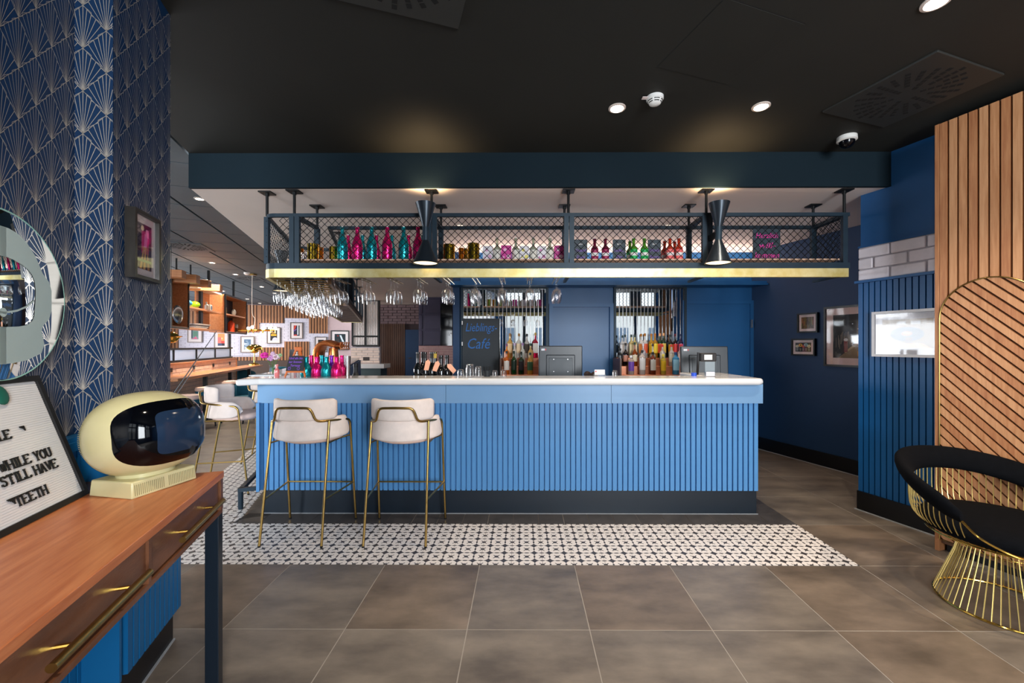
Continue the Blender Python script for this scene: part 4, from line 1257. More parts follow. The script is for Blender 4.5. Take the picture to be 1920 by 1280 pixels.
for k in range(26): x = rs.random() * .5; z = .3 + rs.random() * .2; art.append(((120, 104, 90), rc(x, z - .1, x + .012, z + .12)))
art += [((126, 100, 70), [(.12, .0), (1, .0), (1, .62), (.9, .6)]), ((170, 140, 104), [(.3, .12), (.9, .56), (.86, .6), (.26, .14)]), ((190, 130, 60), rc(.55, .05, .85, .16)), ((146, 84, 170), [(.7, .58), (.95, .48), (.98, .6), (.82, .66)]), ((214, 168, 150), [(.55, .66), (.6, .69), (.78, .62), (.74, .59)]),
        ((220, 180, 160), disc(.84, .68, .035, .8)), ((120, 40, 30), rc(.26, .14, .34, .4)), ((200, 190, 180), disc(.3, .42, .05, .7)), ((250, 250, 250), disc(.45, .78, .015, .8)), ((250, 250, 250), disc(.66, .81, .012, .8))]
picture('large black framed poster of a stage scene behind the blue pier', 'U', 4.765, 1544, 1668, 576, 686, .022, (14, 12, 12), .075, art, .03, mcol=(222, 190, 180))
art = [((110, 76, 34), SQ)] + [((rs.choice([(150, 100, 40), (80, 60, 26), (126, 120, 60), (170, 96, 60)])), rc(x, y0, x + .05, y0 + .4)) for x, y0 in [(rs.random() * .93, rs.random() * .6) for _ in range(40)]]
picture('small square black frame with golden grass print on the navy wall', 'U', 4.765, 1494, 1532, 588, 624, .017, (12, 12, 12), .03, art, .03, mcol=(230, 206, 200))
art = [((26, 26, 30), SQ)]
for x, z, c, r in ((.12, .6, (226, 220, 180), .09), (.33, .72, (230, 166, 50), .12), (.5, .58, (214, 84, 44), .08), (.68, .74, (110, 176, 180), .12), (.87, .6, (224, 214, 170), .1)):
    art.append((c, disc(x, z, r, 1.5))); art.append(((120, 120, 110), rc(x - .05, .1, x + .05, .4))); art.append(((60, 60, 60), disc(x, z, r * .4, 1.5)))
picture('small landscape black frame with row of glowing discs, lower on navy wall', 'U', 4.765, 1483, 1527, 635, 666, .017, (12, 12, 12), .03, art, .03, mcol=(226, 204, 200))
art = [((132, 112, 86), SQ), ((34, 52, 72), disc(.5, .48, .33, .75, 24)), ((190, 116, 66), disc(.5, .5, .1, .8, 16)), ((90, 60, 50), rc(.47, .12, .6, .38)), ((190, 190, 190), rc(.3, .82, .48, .93)), ((190, 190, 190), rc(.58, .82, .76, .93)),
       ((196, 150, 110), [(.2, .16), (.8, .16), (.95, 0), (.05, 0)])]
picture('white framed landscape print hanging on the blue slatted pier', 'U', 3.79, 1634, 1772, 585, 668, .02, (186, 186, 190), .05, art, .03, mcol=(170, 168, 176))

# ================================================================== BOTTLES
def prof(Rr, H, hb, hn, rn, base=.006, lip=.002):
    pts = [(.001, 0), (Rr * .92, 0), (Rr, base), (Rr, hb)]
    for k in range(1, 6):
        t = k / 6; s = (1 - math.cos(PI * t)) / 2; pts.append((Rr + (rn - Rr) * s, hb + (hn - hb) * t))
    pts += [(rn, hn), (rn, H - .012), (rn + lip, H - .011), (rn + lip, H), (.001, H)]
    return pts
MC = {}
def cm(key, fn):
    if key not in MC: MC[key] = fn()
    return MC[key]
def glassmat(col, rough=.06, metal=0.0, trans=.45): return mat('bottle_%d_%d_%d_%d' % (*col, int(trans * 10)), col, rough, metal=metal, var=.05, vscale=20, trans=trans, coat=.3)
def foilmat(col): return mat('mirrored_%d_%d_%d' % col, col, .14, metal=.6, var=.25, vscale=30, bump=.35, bscale=70)
def bottle(label, loc, P, m, cap=None, lab=None, name='bottle', group=None, cat='bottle', n=20, stop=None, rot=0):
    t = thing(name, label, cat, loc, rot, group)
    key = ('b', tuple(P), m.name)
    if key in MC: link('body', MC[key], t)
    else: MC[key] = B().lathe(list(P), n).obj('body', m, t).data
    if cap:
        r, z0, z1, cmat = cap; key = ('c', cap[:3], cmat.name)
        if key in MC: link('cap', MC[key], t)
        else: MC[key] = B().lathe([(.001, z0), (r, z0), (r, z1 - .002), (r * .9, z1), (.001, z1)], 14).obj('cap', cmat, t).data
    if lab:
        for (r, z0, z1, lm) in (lab if isinstance(lab, list) else [lab]):
            key = ('l', r, z0, z1, lm.name)
            if key in MC: link('label', MC[key], t)
            else: MC[key] = B().lathe([(r, z0), (r, z1)], 16, None, True, -PI * .85, -PI * .15).obj('label', lm, t).data
    if stop:     # swing stopper: ball and wire bail
        z = stop
        b = B(); b.sphere((0, 0, z + .006), .0095, 10, 8, (1, 1, .75)); stp = b.obj('stopper', M['white_plastic'], t)
        b = B(); b.tube([(-.014, 0, z - .03), (-.016, 0, z - .008), (0, 0, z + .014), (.016, 0, z - .008), (.014, 0, z - .03)], .0012, 5); b.obj('wire_bail', M['steel'], stp)
    return t
teal, pink, purple = foilmat((20, 150, 160)), foilmat((222, 24, 110)), foilmat((110, 30, 160))
big = prof(.043, .285, .13, .24, .0155); sml = prof(.034, .245, .09, .2, .013)
seq = [('first', 642, teal, 'teal'), ('second', 670, pink, 'pink'), ('third', 697, teal, 'teal'), ('fourth', 726, pink, 'pink'), ('fifth', 757, teal, 'teal'), ('sixth', 784, pink, 'pink')]
for k, (o_, x, m, cn) in enumerate(seq):
    p = PY(x, 490, 3.53); bottle('tall mirrored %s swing-top bottle, %s of the front row on the rack shelf' % (cn, o_), (p.x, p.y, SH), big, m, stop=.285, group='tall mirrored swing-top bottles', name='swing_top_bottle')
seq = [('first', 653, pink, 'pink'), ('second', 680, teal, 'teal'), ('third', 706, pink, 'pink'), ('fourth', 735, teal, 'teal'), ('fifth', 766, pink, 'pink'), ('sixth', 793, teal, 'teal')]
for k, (o_, x, m, cn) in enumerate(seq):
    p = PY(x, 490, 3.64); bottle('shorter mirrored %s swing-top bottle, %s of the rear row on the rack shelf' % (cn, o_), (p.x, p.y, SH), sml, m, stop=.245, group='short mirrored swing-top bottles', name='swing_top_bottle')
goldm = mat('gold_anodised', (196, 160, 50), .1, metal=1, var=.05); amber = mat('amber_anodised', (206, 120, 30), .12, metal=1, var=.05)
def tumbler(x0, x1, yt, Y, m, label, group):
    a, c = PY(x0, 490, Y), PY(x1, 490, Y); r = abs(c.x - a.x) / 2; h = PY(x0, yt, Y).z - SH
    t = thing('metal_tumbler', label, 'cup', ((a.x + c.x) / 2, Y, SH), 0, group)
    B().lathe([(.001, .0), (r, 0), (r, h), (r - .002, h), (r - .002, .004), (.001, .004)], 28).obj('cup', m, t)
for args in ((560, 569, 466, 3.66, amber, 'slim amber cup at the left end of the rack shelf'), (577, 598, 458, 3.55, goldm, 'tall gold cup left of the mirrored bottles'), (598, 606, 464, 3.66, amber, 'narrow amber cup behind the tall gold cup'),
             (618, 633, 463, 3.55, goldm, 'gold cup touching the first teal bottle'), (831, 853, 459, 3.55, goldm, 'wide gold cup just right of the left lamp'), (860, 869, 465, 3.62, amber, 'small amber cup between two wide gold cups'),
             (869, 877, 466, 3.66, goldm, 'slim gold cup behind the small amber cup'), (877, 899, 457, 3.55, goldm, 'wide gold cup beside the pale gift boxes')):
    tumbler(*args, 'metal cups on the rack shelf')
for x, o_ in ((516, 'left'), (525, 'middle'), (536, 'right')):
    p = PY(x, 490, 3.6)
    t = thing('clear_tumbler', 'clear glass tumbler in the far left corner of the rack shelf, %s one' % o_, 'glass', (max(p.x, -1.93 + (x - 516) * .003), 3.6, SH), 0, 'clear tumblers in the rack corner')
    B().lathe([(.001, 0), (.026, 0), (.032, .085), (.03, .085), (.024, .006), (.001, .006)], 18).obj('bowl', M['glass'], t)
# gift boxes with printed faces
def gift(x0, x1, yt, m, m2, label):
    Y = 3.58; a, c = PY(x0, 490, Y), PY(x1, 490, Y); h = PY(x0, yt, Y).z - SH; w = c.x - a.x
    t = thing('gift_box', label, 'box', ((a.x + c.x) / 2, Y, SH), 0, 'gift boxes on the rack shelf')
    B().box(-w / 2, w / 2, -w / 2, w / 2, 0, h).obj('carton', m, t, bevel=.0015)
    y = -w / 2 - .0006
    for (cx, cz, r) in ((-.1, .72, .16), (.22, .3, .2), (-.25, .25, .1)):
        b = B(); b._f([b.bm.verts.new((cx * w + r * w * math.cos(2 * PI * k / 12), y, cz * h + r * w * math.sin(2 * PI * k / 12))) for k in range(12)])
        b.obj('printed_emblem', m2, t, smooth=False)
wb_, mg_ = flat(232, 230, 236), flat(206, 60, 150)
gift(906, 924, 463, wb_, flat(214, 170, 200), 'white gift box, leftmost carton in the rack')
gift(940, 959, 462, mg_, flat(238, 190, 220), 'magenta gift box between the two left clear bottles')
gift(974, 992, 463, wb_, flat(232, 222, 120), 'white gift box with yellow dots in the rack')
gift(1007, 1024, 463, wb_, flat(212, 140, 190), 'white gift box right of the yellow dotted carton')
gift(1039, 1056, 462, mg_, flat(244, 214, 232), 'magenta gift box against the middle post of the rack')
clr = glassmat((196, 200, 170), trans=.5)
gb = prof(.033, .2, .105, .14, .011)
for x, w_ in ((932, 'first'), (967, 'second'), (1000, 'third'), (1031, 'fourth')):
    p = PY(x, 490, 3.57); bottle('clear swing-top bottle with white label, %s among the gift boxes' % w_, (p.x, p.y, SH), gb, clr, lab=(.0336, .015, .098, flat(228, 226, 216)), stop=.2, group='clear label bottles between the gift boxes', name='swing_top_bottle')
# coloured swing tops between the small boards
gb2 = prof(.0325, .195, .105, .145, .012)
def trio(xs, col, liquid, labc, word, names):
    for x, nm, Y in xs:
        p = PY(x, 490, Y); bottle('%s swing-top bottle with %s label, %s' % (word, names, nm), (p.x, p.y, SH), gb2, glassmat(col, trans=.35), lab=[(.0332, .012, .1, flat(*labc)), (.0336, .045, .072, flat(225, 225, 225))], stop=.195, name='swing_top_bottle', group=word + ' swing-top bottles on the rack')
trio([(1115, 'the left one of two', 3.57), (1135, 'the right one of two', 3.57)], (110, 14, 50), None, (150, 40, 90), 'wine red', 'plum')
trio([(1188, 'the front left one', 3.56), (1208, 'the front right one', 3.56), (1181, 'half hidden behind at left', 3.66)], (90, 160, 40), None, (20, 170, 90), 'green', 'green')
trio([(1256, 'the front left one', 3.56), (1273, 'the front right one', 3.56), (1246, 'half hidden behind at left', 3.66), (1265, 'half hidden in the middle', 3.67)], (210, 60, 30), None, (236, 110, 110), 'red', 'coral')
def slate(x0, x1, yt, Y, lines, ink_, label, sz, z0=SH):
    a, c = PY(x0, 490, Y), PY(x1, 490, Y); h = PY(x0, yt, Y).z - z0; w = c.x - a.x
    t = thing('chalk_sign', label, 'sign', ((a.x + c.x) / 2, Y, z0))
    B().box(-w / 2, w / 2, 0, .006, 0, h).obj('board', flat(46, 60, 70), t, smooth=False)
    for k, (s_, f, im, wd) in enumerate(lines): text(s_, sz * f, im, t, (0, -.0006, h * (1 - (k + .7) / (len(lines) + .4))), shear=.25, width=wd * w)
    return t
vio, wht, pk = flat(128, 80, 190), flat(225, 225, 225), flat(236, 50, 160)
slate(1076, 1101, 449, 3.56, [('Bio', .7, wht, .3), ('Cocktail', 1, vio, .8), ('Drops', 1, vio, .6)], vio, 'small slate sign with violet script left of the wine red bottles', .035)
slate(1149, 1173, 449, 3.56, [('Bio', .7, wht, .35), ('Vodka...', 1, vio, .8), ('Dry', 1, vio, .5)], vio, 'small slate sign with violet script right of the wine red bottles', .035)
slate(1215, 1239, 449, 3.56, [('Bio', .7, wht, .35), ('Pink', 1, vio, .75), ('Berry', 1, vio, .75)], vio, 'small slate sign with violet script left of the red bottles', .035)
slate(1412, 1463, 429, 3.60, [('Herzlich', .9, pk, .82), ('will-', 1, pk, .6), ('kommen', 1, pk, .9)], pk, 'large slate sign with pink welcome script at the right end of the rack', .07)

# ================================================================== THINGS ON THE BAR TOP
TZ = 1.122
cb = prof(.046, .165, .045, .13, .018)
seq = [(574, 3.52, teal, 'teal'), (594, 3.52, pink, 'pink'), (612, 3.52, teal, 'teal'), (631, 3.52, pink, 'pink'), (584, 3.60, pink, 'pink'), (604, 3.60, teal, 'teal'), (622, 3.60, purple, 'violet'), (641, 3.60, pink, 'pink')]
on = ['first', 'second', 'third', 'fourth']
for k, (x, Y, m, cn) in enumerate(seq):
    p = PY(x, 704, Y); bottle('squat mirrored %s bottle, %s from left in the %s row on the bar top' % (cn, on[k % 4], 'front' if k < 4 else 'rear'), (p.x, p.y, TZ), cb if k < 4 else prof(.034, .175, .05, .13, .016), m, group='squat mirrored bottles on the bar top')
# wine bottles on the inner shelf
wine = glassmat((10, 14, 16), trans=0.0); wp = prof(.04, .33, .17, .24, .0145)
for k, (x, Y, lb_) in enumerate(((786, 3.80, 'leftmost'), (792, 3.92, 'second'), (798, 3.80, 'third'), (807, 3.80, 'fourth'), (815, 3.86, 'fifth'))):
    p = PY(x + (0 if k % 2 else -1), 700, Y); tt = bottle('dark wine bottle behind the bar top, %s from the left' % lb_, (p.x + k * .004, p.y + (.0 if k % 2 else -.03), .991), wp, wine, cap=(.0155, .275, .332, flat(30, 30, 32) if k != 4 else flat(190, 160, 60)), group='dark wine bottles behind the bar top')
for k, (x, lb_) in enumerate(((827, 'left'), (838, 'right'))):
    p = PY(x, 700, 3.78 + k * .1); bottle('broad dark bottle with short neck behind the bar top, %s one' % lb_, (p.x, p.y, .991), prof(.052, .30, .16, .215, .017), wine, cap=(.019, .27, .302, flat(20, 20, 22)), group='broad dark bottles')
for k, (x, y) in enumerate(((801, 684), (818, 686), (846, 690))):
    p = PY(x, y, 3.68); t = thing('paper_tag', 'peach paper tag, %s from the left hanging at the wine bottles' % on[k], 'tag', p, 0)
    b = B(); b.prism([(-.02, -.05), (.02, -.045), (.024, .03), (0, .05), (-.02, .03)], 0, .0012, Matrix.Rotation(PI / 2, 4, 'X') @ Matrix.Rotation((-.2, -.35, .75)[k], 4, 'Z')); b.obj('card', flat(238, 176, 146), t, smooth=False)
# upturned tumblers
for k, (x, yt, r, nm) in enumerate(((864, 692, .031, 'low upturned tumbler, left of the tall ones'), (881, 682, .037, 'tallest upturned tumbler on the bar top'), (897, 686, .030, 'upturned tumbler beside the tallest one'), (928, 694, .026, 'small clear glass left of the whisky shelf'), (944, 693, .027, 'small clear glass in front of the whisky shelf'), (1153, 694, .024, 'small clear glass left of the right bottle display'))):
    Y = 3.48; p = PY(x, 706, Y); h = PY(x, yt, Y).z - TZ
    t = thing('tumbler', nm, 'glass', (p.x, Y, TZ))
    B().lathe([(r, 0), (r * .98, h * .6), (r * .82, h * .93), (r * .6, h), (.001, h), (.001, h - .005), (r * .58, h - .006), (r * .78, h * .9), (r * .92, h * .6), (r * .93, 0)], 20).obj('bowl', M['glass'], t)
p = PY(913, 700, 3.5); t = thing('straw_cup', 'dark cup of black straws beside the upturned tumblers', 'cup', (p.x, 3.5, TZ))
B().lathe([(.001, 0), (.026, 0), (.034, .05), (.032, .05), (.024, .004), (.001, .004)], 16).obj('cup', flat(30, 36, 42), t)
for k in range(14):
    a = k * 2.4; b = B(); b.tube([(.012 * math.cos(a), .012 * math.sin(a), .006), (.034 * math.cos(a), .034 * math.sin(a), .085)], .0018, 5); b.obj('straw', M['black'], t)
# mixing tins, shaker group behind the pink bottles
for x, Y, h, r, nm in ((651, 3.6, .17, .03, 'steel mixing tin right of the pink bottles'), (660, 3.66, .12, .024, 'short steel cup behind the mixing tin')):
    p = PY(x, 700, Y); t = thing('mixing_tin', nm, 'cup', (p.x, Y, TZ if Y < 3.62 else .991))
    B().lathe([(.001, 0), (r * .8, 0), (r, h), (r - .002, h), (r * .78, .004), (.001, .004)], 20).obj('cup', M['steel'], t)
p = PY(667, 700, 3.7); bottle('black matt flask right of the steel tins', (p.x, 3.7, .991), prof(.03, .22, .12, .16, .018), flat(26, 28, 30), cap=(.02, .2, .23, M['black']))
# easel board
p = PZ(540, 709, TZ); t = thing('easel_sign', 'small wooden easel with black board of violet handwriting on the bar end', 'sign', (p.x + .0, 3.40, TZ), R(-2))
wd = flat(206, 104, 40, .4)
for x0, x1, y in ((-.085, -.012, 0), (.085, .012, 0)):
    b = B(); b.bar((x0, y, .002), (x1, y + .05, .245), .013, .01); b.obj('leg', wd, t, bevel=.001)
b = B(); b.bar((.0, .10, .002), (0, .055, .24), .012, .01); b.obj('leg', wd, t, bevel=.001)
b = B(); b.bar((-.075, .004, .045), (.075, .004, .045), .012, .014); b.obj('ledge', wd, t, bevel=.001)
b = B(); b.box(-.03, .03, .04, .055, .215, .25); b.obj('head', wd, t, bevel=.004)
bm_ = Matrix.Translation((0, .0, .052)) @ Matrix.Rotation(R(-12), 4, 'X')
b = B(); b.prism([(-.075, 0), (.075, 0), (.068, .125), (-.06, .125)], 0, .006, bm_ @ Matrix.Rotation(PI / 2, 4, 'X')); bo = b.obj('board', flat(26, 24, 34), t, smooth=False)
for k, s_ in enumerate(('Und alle hin', 'zur Sonnen-', 'Terrasse')):
    text(s_, .026, flat(150, 90, 226), t, bm_ @ Vector((0, -.0075, .104 - k * .03)), (PI / 2 - R(12), 0, 0), shear=.2, width=(.11, .11, .08)[k])
b = B()
for cx in (-.045, .03):
    for k in range(8):
        a = k * PI / 4; c_ = Vector((cx, -.0072, .02)); b.bar(bm_ @ (c_ + Vector((math.cos(a) * .007, 0, math.sin(a) * .007))), bm_ @ (c_ + Vector((math.cos(a) * .014, 0, math.sin(a) * .014))), .002)
b.obj('drawn_suns', flat(150, 90, 226), t, smooth=False)
# tray and flowers
p = PZ(505, 703, TZ); t = thing('paper_menu', 'pale flat menu lying on the bar corner beneath the flowers', 'menu', (p.x, p.y, TZ), R(8))
B().box(-.13, .13, -.08, .09, .0005, .006).obj('sheet', flat(226, 232, 238), t, smooth=False)
p = PY(517, 700, 3.66); t = thing('flower_vase', 'small glass of pink and lilac flowers at the bar corner', 'flowers', (p.x, 3.62, TZ))
B().lathe([(.001, 0), (.026, 0), (.032, .09), (.03, .09), (.024, .006), (.001, .006)], 16).obj('vase', M['glass'], t)
def bloom(c, r, m, nm):
    b = B(); rr = random.Random(int(c[0] * 1000))
    for k in range(26):
        a = rr.random() * 6.28; e = rr.random() * 2 - 1; q = Vector((math.cos(a) * math.sqrt(1 - e * e), math.sin(a) * math.sqrt(1 - e * e), e)) * r
        b.sphere(Vector(c) + q * .7, r * .42, 6, 4, (1, 1, .6))
    b.obj(nm, m, t)
for (dx, dz, r, col) in ((-.075, .175, .032, (226, 60, 170)), (-.02, .15, .028, (206, 150, 200)), (.03, .16, .03, (226, 200, 214)), (.06, .175, .02, (170, 200, 150)), (.0, .19, .022, (214, 180, 206))):
    b = B(); b.tube([(0, 0, .01), (dx * .4, 0, dz * .6), (dx, 0, dz)], .0025, 5); b.obj('stem', flat(70, 110, 50), t)
    bloom((dx, 0, dz), r, flat(*col, .8), 'flower_head')
p = PY(521, 690, 3.5)
bottle('little pink bottle in front of the flower glass', (p.x - .02, 3.52, TZ), prof(.02, .1, .05, .07, .01), glassmat((236, 130, 130), trans=.2))
# monitors and card readers
def monitor(x0, x1, yt, Y, rot, label, tilt=0):
    a, c = PY(x0, 700, Y), PY(x1, 700, Y); w = abs(c.x - a.x); zt = PY(x0, yt, Y).z
    t = thing('till_monitor', label, 'monitor', ((a.x + c.x) / 2, Y, .991), rot); h = zt - .991
    tm = Matrix.Translation((0, .02, .0)) @ Matrix.Rotation(tilt, 4, 'X')
    B().box(-w / 2, w / 2, -.02, .02, .03, h, tm).obj('housing', flat(40, 46, 52, .35), t, bevel=.008)
    cov = B().box(-w * .33, w * .33, -.032, -.018, .03, h * .78, tm).obj('rear_cover', flat(34, 40, 46, .35), t, bevel=.008)
    B().box(-w * .27, w * .27, -.036, -.031, .04, h * .7, tm).obj('cover_plate', flat(44, 52, 58, .4), cov, bevel=.003)
    b = B()
    for sx in (-.08, .08):
        for sz in (.12, .22): b.lathe([(.001, .0), (.004, 0), (.004, .003), (.001, .003)], 8, tm @ Matrix.Translation((sx * w * 2, -.036, sz * h / .33)) @ Matrix.Rotation(PI / 2, 4, 'X'))
    b.obj('screws', M['steel'], t)
    b = B(); b.box(-w * .44, -w * .36, -.0215, -.0195, h * .88, h * .93, tm); b.obj('sticker', flat(225, 225, 230), t, smooth=False)
    b = B(); b.box(-w * .35, -w * .33, -.0215, -.0195, h * .885, h * .925, tm); b.obj('red_sticker', flat(230, 80, 90), t, smooth=False)
    B().box(-.1, .1, -.02, .14, 0, .03).obj('foot', flat(30, 34, 38), t, bevel=.004)
    return t
monitor(1010, 1092, 648, 4.0, 0, 'black till monitor seen from behind in the middle of the bar')
monitor(1279, 1365, 649, 4.05, R(-6), 'black till monitor seen from behind at the right end of the bar', R(-4))
p = PY(1322, 700, 3.72); t = thing('card_reader', 'card reader on a slim stand before the right till monitor', 'card reader', (p.x, 3.72, .991))
B().box(-.075, .08, -.02, .05, .0, .012).obj('foot', M['black'], t, bevel=.002)
b = B(); b.bar((-.07, .01, .01), (-.055, .01, .33), .016); b.obj('stand', flat(30, 30, 34), t)
b = B(); b.box(-.05, .09, -.03, .04, .25, .325); b.obj('head', flat(34, 32, 34), t, bevel=.008)
b = B(); b.box(-.02, .05, -.0315, -.0305, .265, .31); b.obj('display', flat(222, 222, 222), t, smooth=False)
b = B(); b.tube(smooth_path([(.06, 0, .25), (.075, 0, .18), (.08, -.01, .1), (.1, -.01, .02)], 5), .004, 6); b.obj('cable', M['black'], t)
p = PY(1331, 703, 3.5); t = thing('leaflet_holder', 'acrylic leaflet holder with grey card in front of the card reader', 'holder', (p.x, 3.5, TZ))
B().box(-.042, .042, -.012, .012, 0, .05).obj('holder', M['glass'], t, smooth=False)
B().box(-.04, .042, .0, .004, .003, .125).obj('card', flat(120, 134, 144), t, smooth=False)
B().box(-.036, .036, -.011, -.007, .004, .04).obj('leaflet', flat(216, 216, 232), t, smooth=False)
p = PY(1301, 700, 3.56); t = thing('blue_tape_roll', 'small blue roll left of the leaflet holder', 'tape', (p.x, 3.56, TZ))
B().lathe([(.012, 0), (.022, 0), (.022, .028), (.012, .028), (.012, 0)], 20).obj('roll', flat(24, 70, 190), t)
p = PY(1107, 700, 3.75); t = thing('crumpled_cloth', 'dark brown bundle beside the white card holder', 'cloth', (p.x, 3.72, .991))
b = B(); rr = random.Random(5)
for k in range(12): b.sphere((rr.uniform(-.035, .04), rr.uniform(-.02, .02), .09 + rr.uniform(-.05, .05)), .032, 10, 7, (1, .8, .9))
b.box(-.04, .04, -.02, .02, 0, .08); b.obj('bundle', flat(40, 26, 24, .8), t)
p = PY(1124, 700, 3.55); t = thing('card_holder', 'white card in a clear holder right of the dark bundle', 'holder', (p.x, 3.55, TZ))
B().box(-.05, .05, -.015, .015, 0, .03).obj('holder', M['glass'], t, smooth=False)
B().box(-.042, .045, -.004, .0, .012, .055).obj('card', flat(232, 232, 236), t, smooth=False)
B().box(-.036, -.026, -.0048, -.0042, .034, .046).obj('red_mark', flat(226, 60, 60), t, smooth=False)
# copper beer font on the lounge wing
p = PZ(600, 680, TZ); q = toUV(p)
t = thing('beer_font', 'arched copper beer font with a row of taps on the lounge wing', 'beer tap', UV(-.78, q[1] + .1, TZ), 0)
for k, (a0, a1) in enumerate(((0, 0),)):
    path = smooth_path([(-.14, 0, 0), (-.13, 0, .16), (-.08, 0, .26), (.0, 0, .295), (.1, 0, .28), (.18, 0, .25)], 5)
    b = B()
    rings = []
    for i, c in enumerate(path):
        tdir = (path[min(i + 1, len(path) - 1)] - path[max(i - 1, 0)]).normalized(); nn = Vector((-tdir.z, 0, tdir.x))
        rings.append([b.bm.verts.new(c + nn * math.cos(2 * PI * j / 14) * .05 + Vector((0, 1, 0)) * math.sin(2 * PI * j / 14) * .17) for j in range(14)])
    for A, Q in zip(rings, rings[1:]):
        for j in range(14): b._f([A[j], A[(j + 1) % 14], Q[(j + 1) % 14], Q[j]])
    b._f(rings[0]); b._f(rings[-1]); b.obj('arch', M['copper'], t, sharp=60)
B().lathe([(.001, .02), (.075, .02), (.07, .16), (.06, .24), (.001, .24)], 24, Matrix.Translation((.09, 0, -.02))).obj('column', M['copper'], t)
for k in range(5):
    y = -.14 + k * .07
    b = B(); b.tube([(.14, y, .255), (.25, y, .25), (.27, y, .20)], .011, 8); b.obj('tap', M['copper'], t)
    b = B(); b.tube([(.25, y, .25), (.27, y - .01, .31)], [.006, .012], 8); b.obj('tap_handle', flat(200, 110, 60), t)

# ================================================================== BACK BAR BOTTLES
def steps(x0, x1, zs, label):
    t = thing('stepped_shelf', label, 'shelf', (0, 0, 0)); cop = mat('lit_copper_step', (214, 140, 106), .35, metal=.35, var=.1, vscale=9)
    a, c = PY(x0, 700, 5.2).x, PY(x1, 700, 5.2).x
    for k, z in enumerate(zs):
        y0 = 5.12 + k * .125
        B().box(a, c, y0, y0 + .125, .96, z).obj('step', cop, t, bevel=.003)
    for q in (a - .02, c): B().box(q, q + .02, 5.1, 5.5, .96, zs[-1]).obj('side', M['wood_dark'], t, smooth=False)
    return [(5.12 + k * .125 + .06, z) for k, z in enumerate(zs)]
zs = [1.02, 1.12, 1.22]
stL = steps(941, 1012, zs, 'stepped copper bottle shelf left of the middle till monitor')
stR = steps(1162, 1290, zs, 'stepped copper bottle shelf at the right of the bar')
def spirit(x, row, st_, h, r, col, labc, capc, label, kind=0, lz=(.25, .62), trans=.4, group=None, metal=0):
    Y, z = st_[row]; p = PY(x, 690, Y)
    hb, hn, rn = [(.62, .78, .32), (.5, .72, .34), (.72, .86, .36), (.45, .66, .3)][kind]
    P = prof(r, h, h * hb, h * hn, max(.0105, r * rn)); m = glassmat(col, trans=trans, metal=metal)
    bottle(label, (p.x, p.y, z), P, m, cap=(max(.0135, r * rn + .003), h * .9, h + .004, flat(*capc)), lab=(r + .0006, h * lz[0] * .8, h * hb * .95 if lz[1] > .6 else h * lz[1], flat(*labc)) if labc else None, n=16, group=group)
gl_, gr_ = 'spirits on the left stepped shelf', 'spirits on the right stepped shelf'
L3 = [(956, 2, .315, .036, (226, 176, 90), (226, 196, 150), (150, 110, 60), 'golden liqueur bottle, rear row, leftmost'), (973, 2, .315, .036, (226, 226, 220), (236, 214, 180), (150, 110, 60), 'clear pale bottle, rear row, second from left'),
      (988, 2, .31, .032, (206, 206, 200), (60, 50, 40), (30, 30, 34), 'clear bottle with slanted dark label, rear row'), (1004, 2, .325, .037, (170, 10, 50), (220, 220, 214), (160, 130, 60), 'bright red aperitif bottle, rear row, rightmost'),
      (950, 1, .28, .034, (230, 130, 30), None, (120, 70, 100), 'amber orange bottle, middle row, leftmost'), (965, 1, .29, .03, (220, 218, 210), None, (190, 170, 200), 'slim clear bottle, middle row, second'), (980, 1, .29, .032, (216, 220, 214), None, (150, 120, 170), 'slim clear bottle, middle row, third'), (995, 1, .285, .036, (214, 176, 110), None, (20, 60, 50), 'pale gold bottle with green cap, middle row'),
      (950, 0, .29, .036, (214, 110, 40), (228, 222, 216), (30, 30, 30), 'brown whisky bottle with white label, front row'), (963.5, 0, .29, .034, (16, 60, 24), (20, 46, 34), (20, 40, 30), 'dark green whisky bottle, front row, taller'), (977.5, 0, .28, .034, (12, 46, 18), (40, 36, 44), (20, 30, 20), 'dark green whisky bottle with black label, front row'), (994, 0, .27, .038, (206, 150, 60), (50, 90, 60), (24, 50, 40), 'golden whisky bottle with green label, front row')]
for q in L3: spirit(q[0], q[1], stL, *q[2:], group=gl_, trans=.35 if sum(q[4]) > 200 else .1)
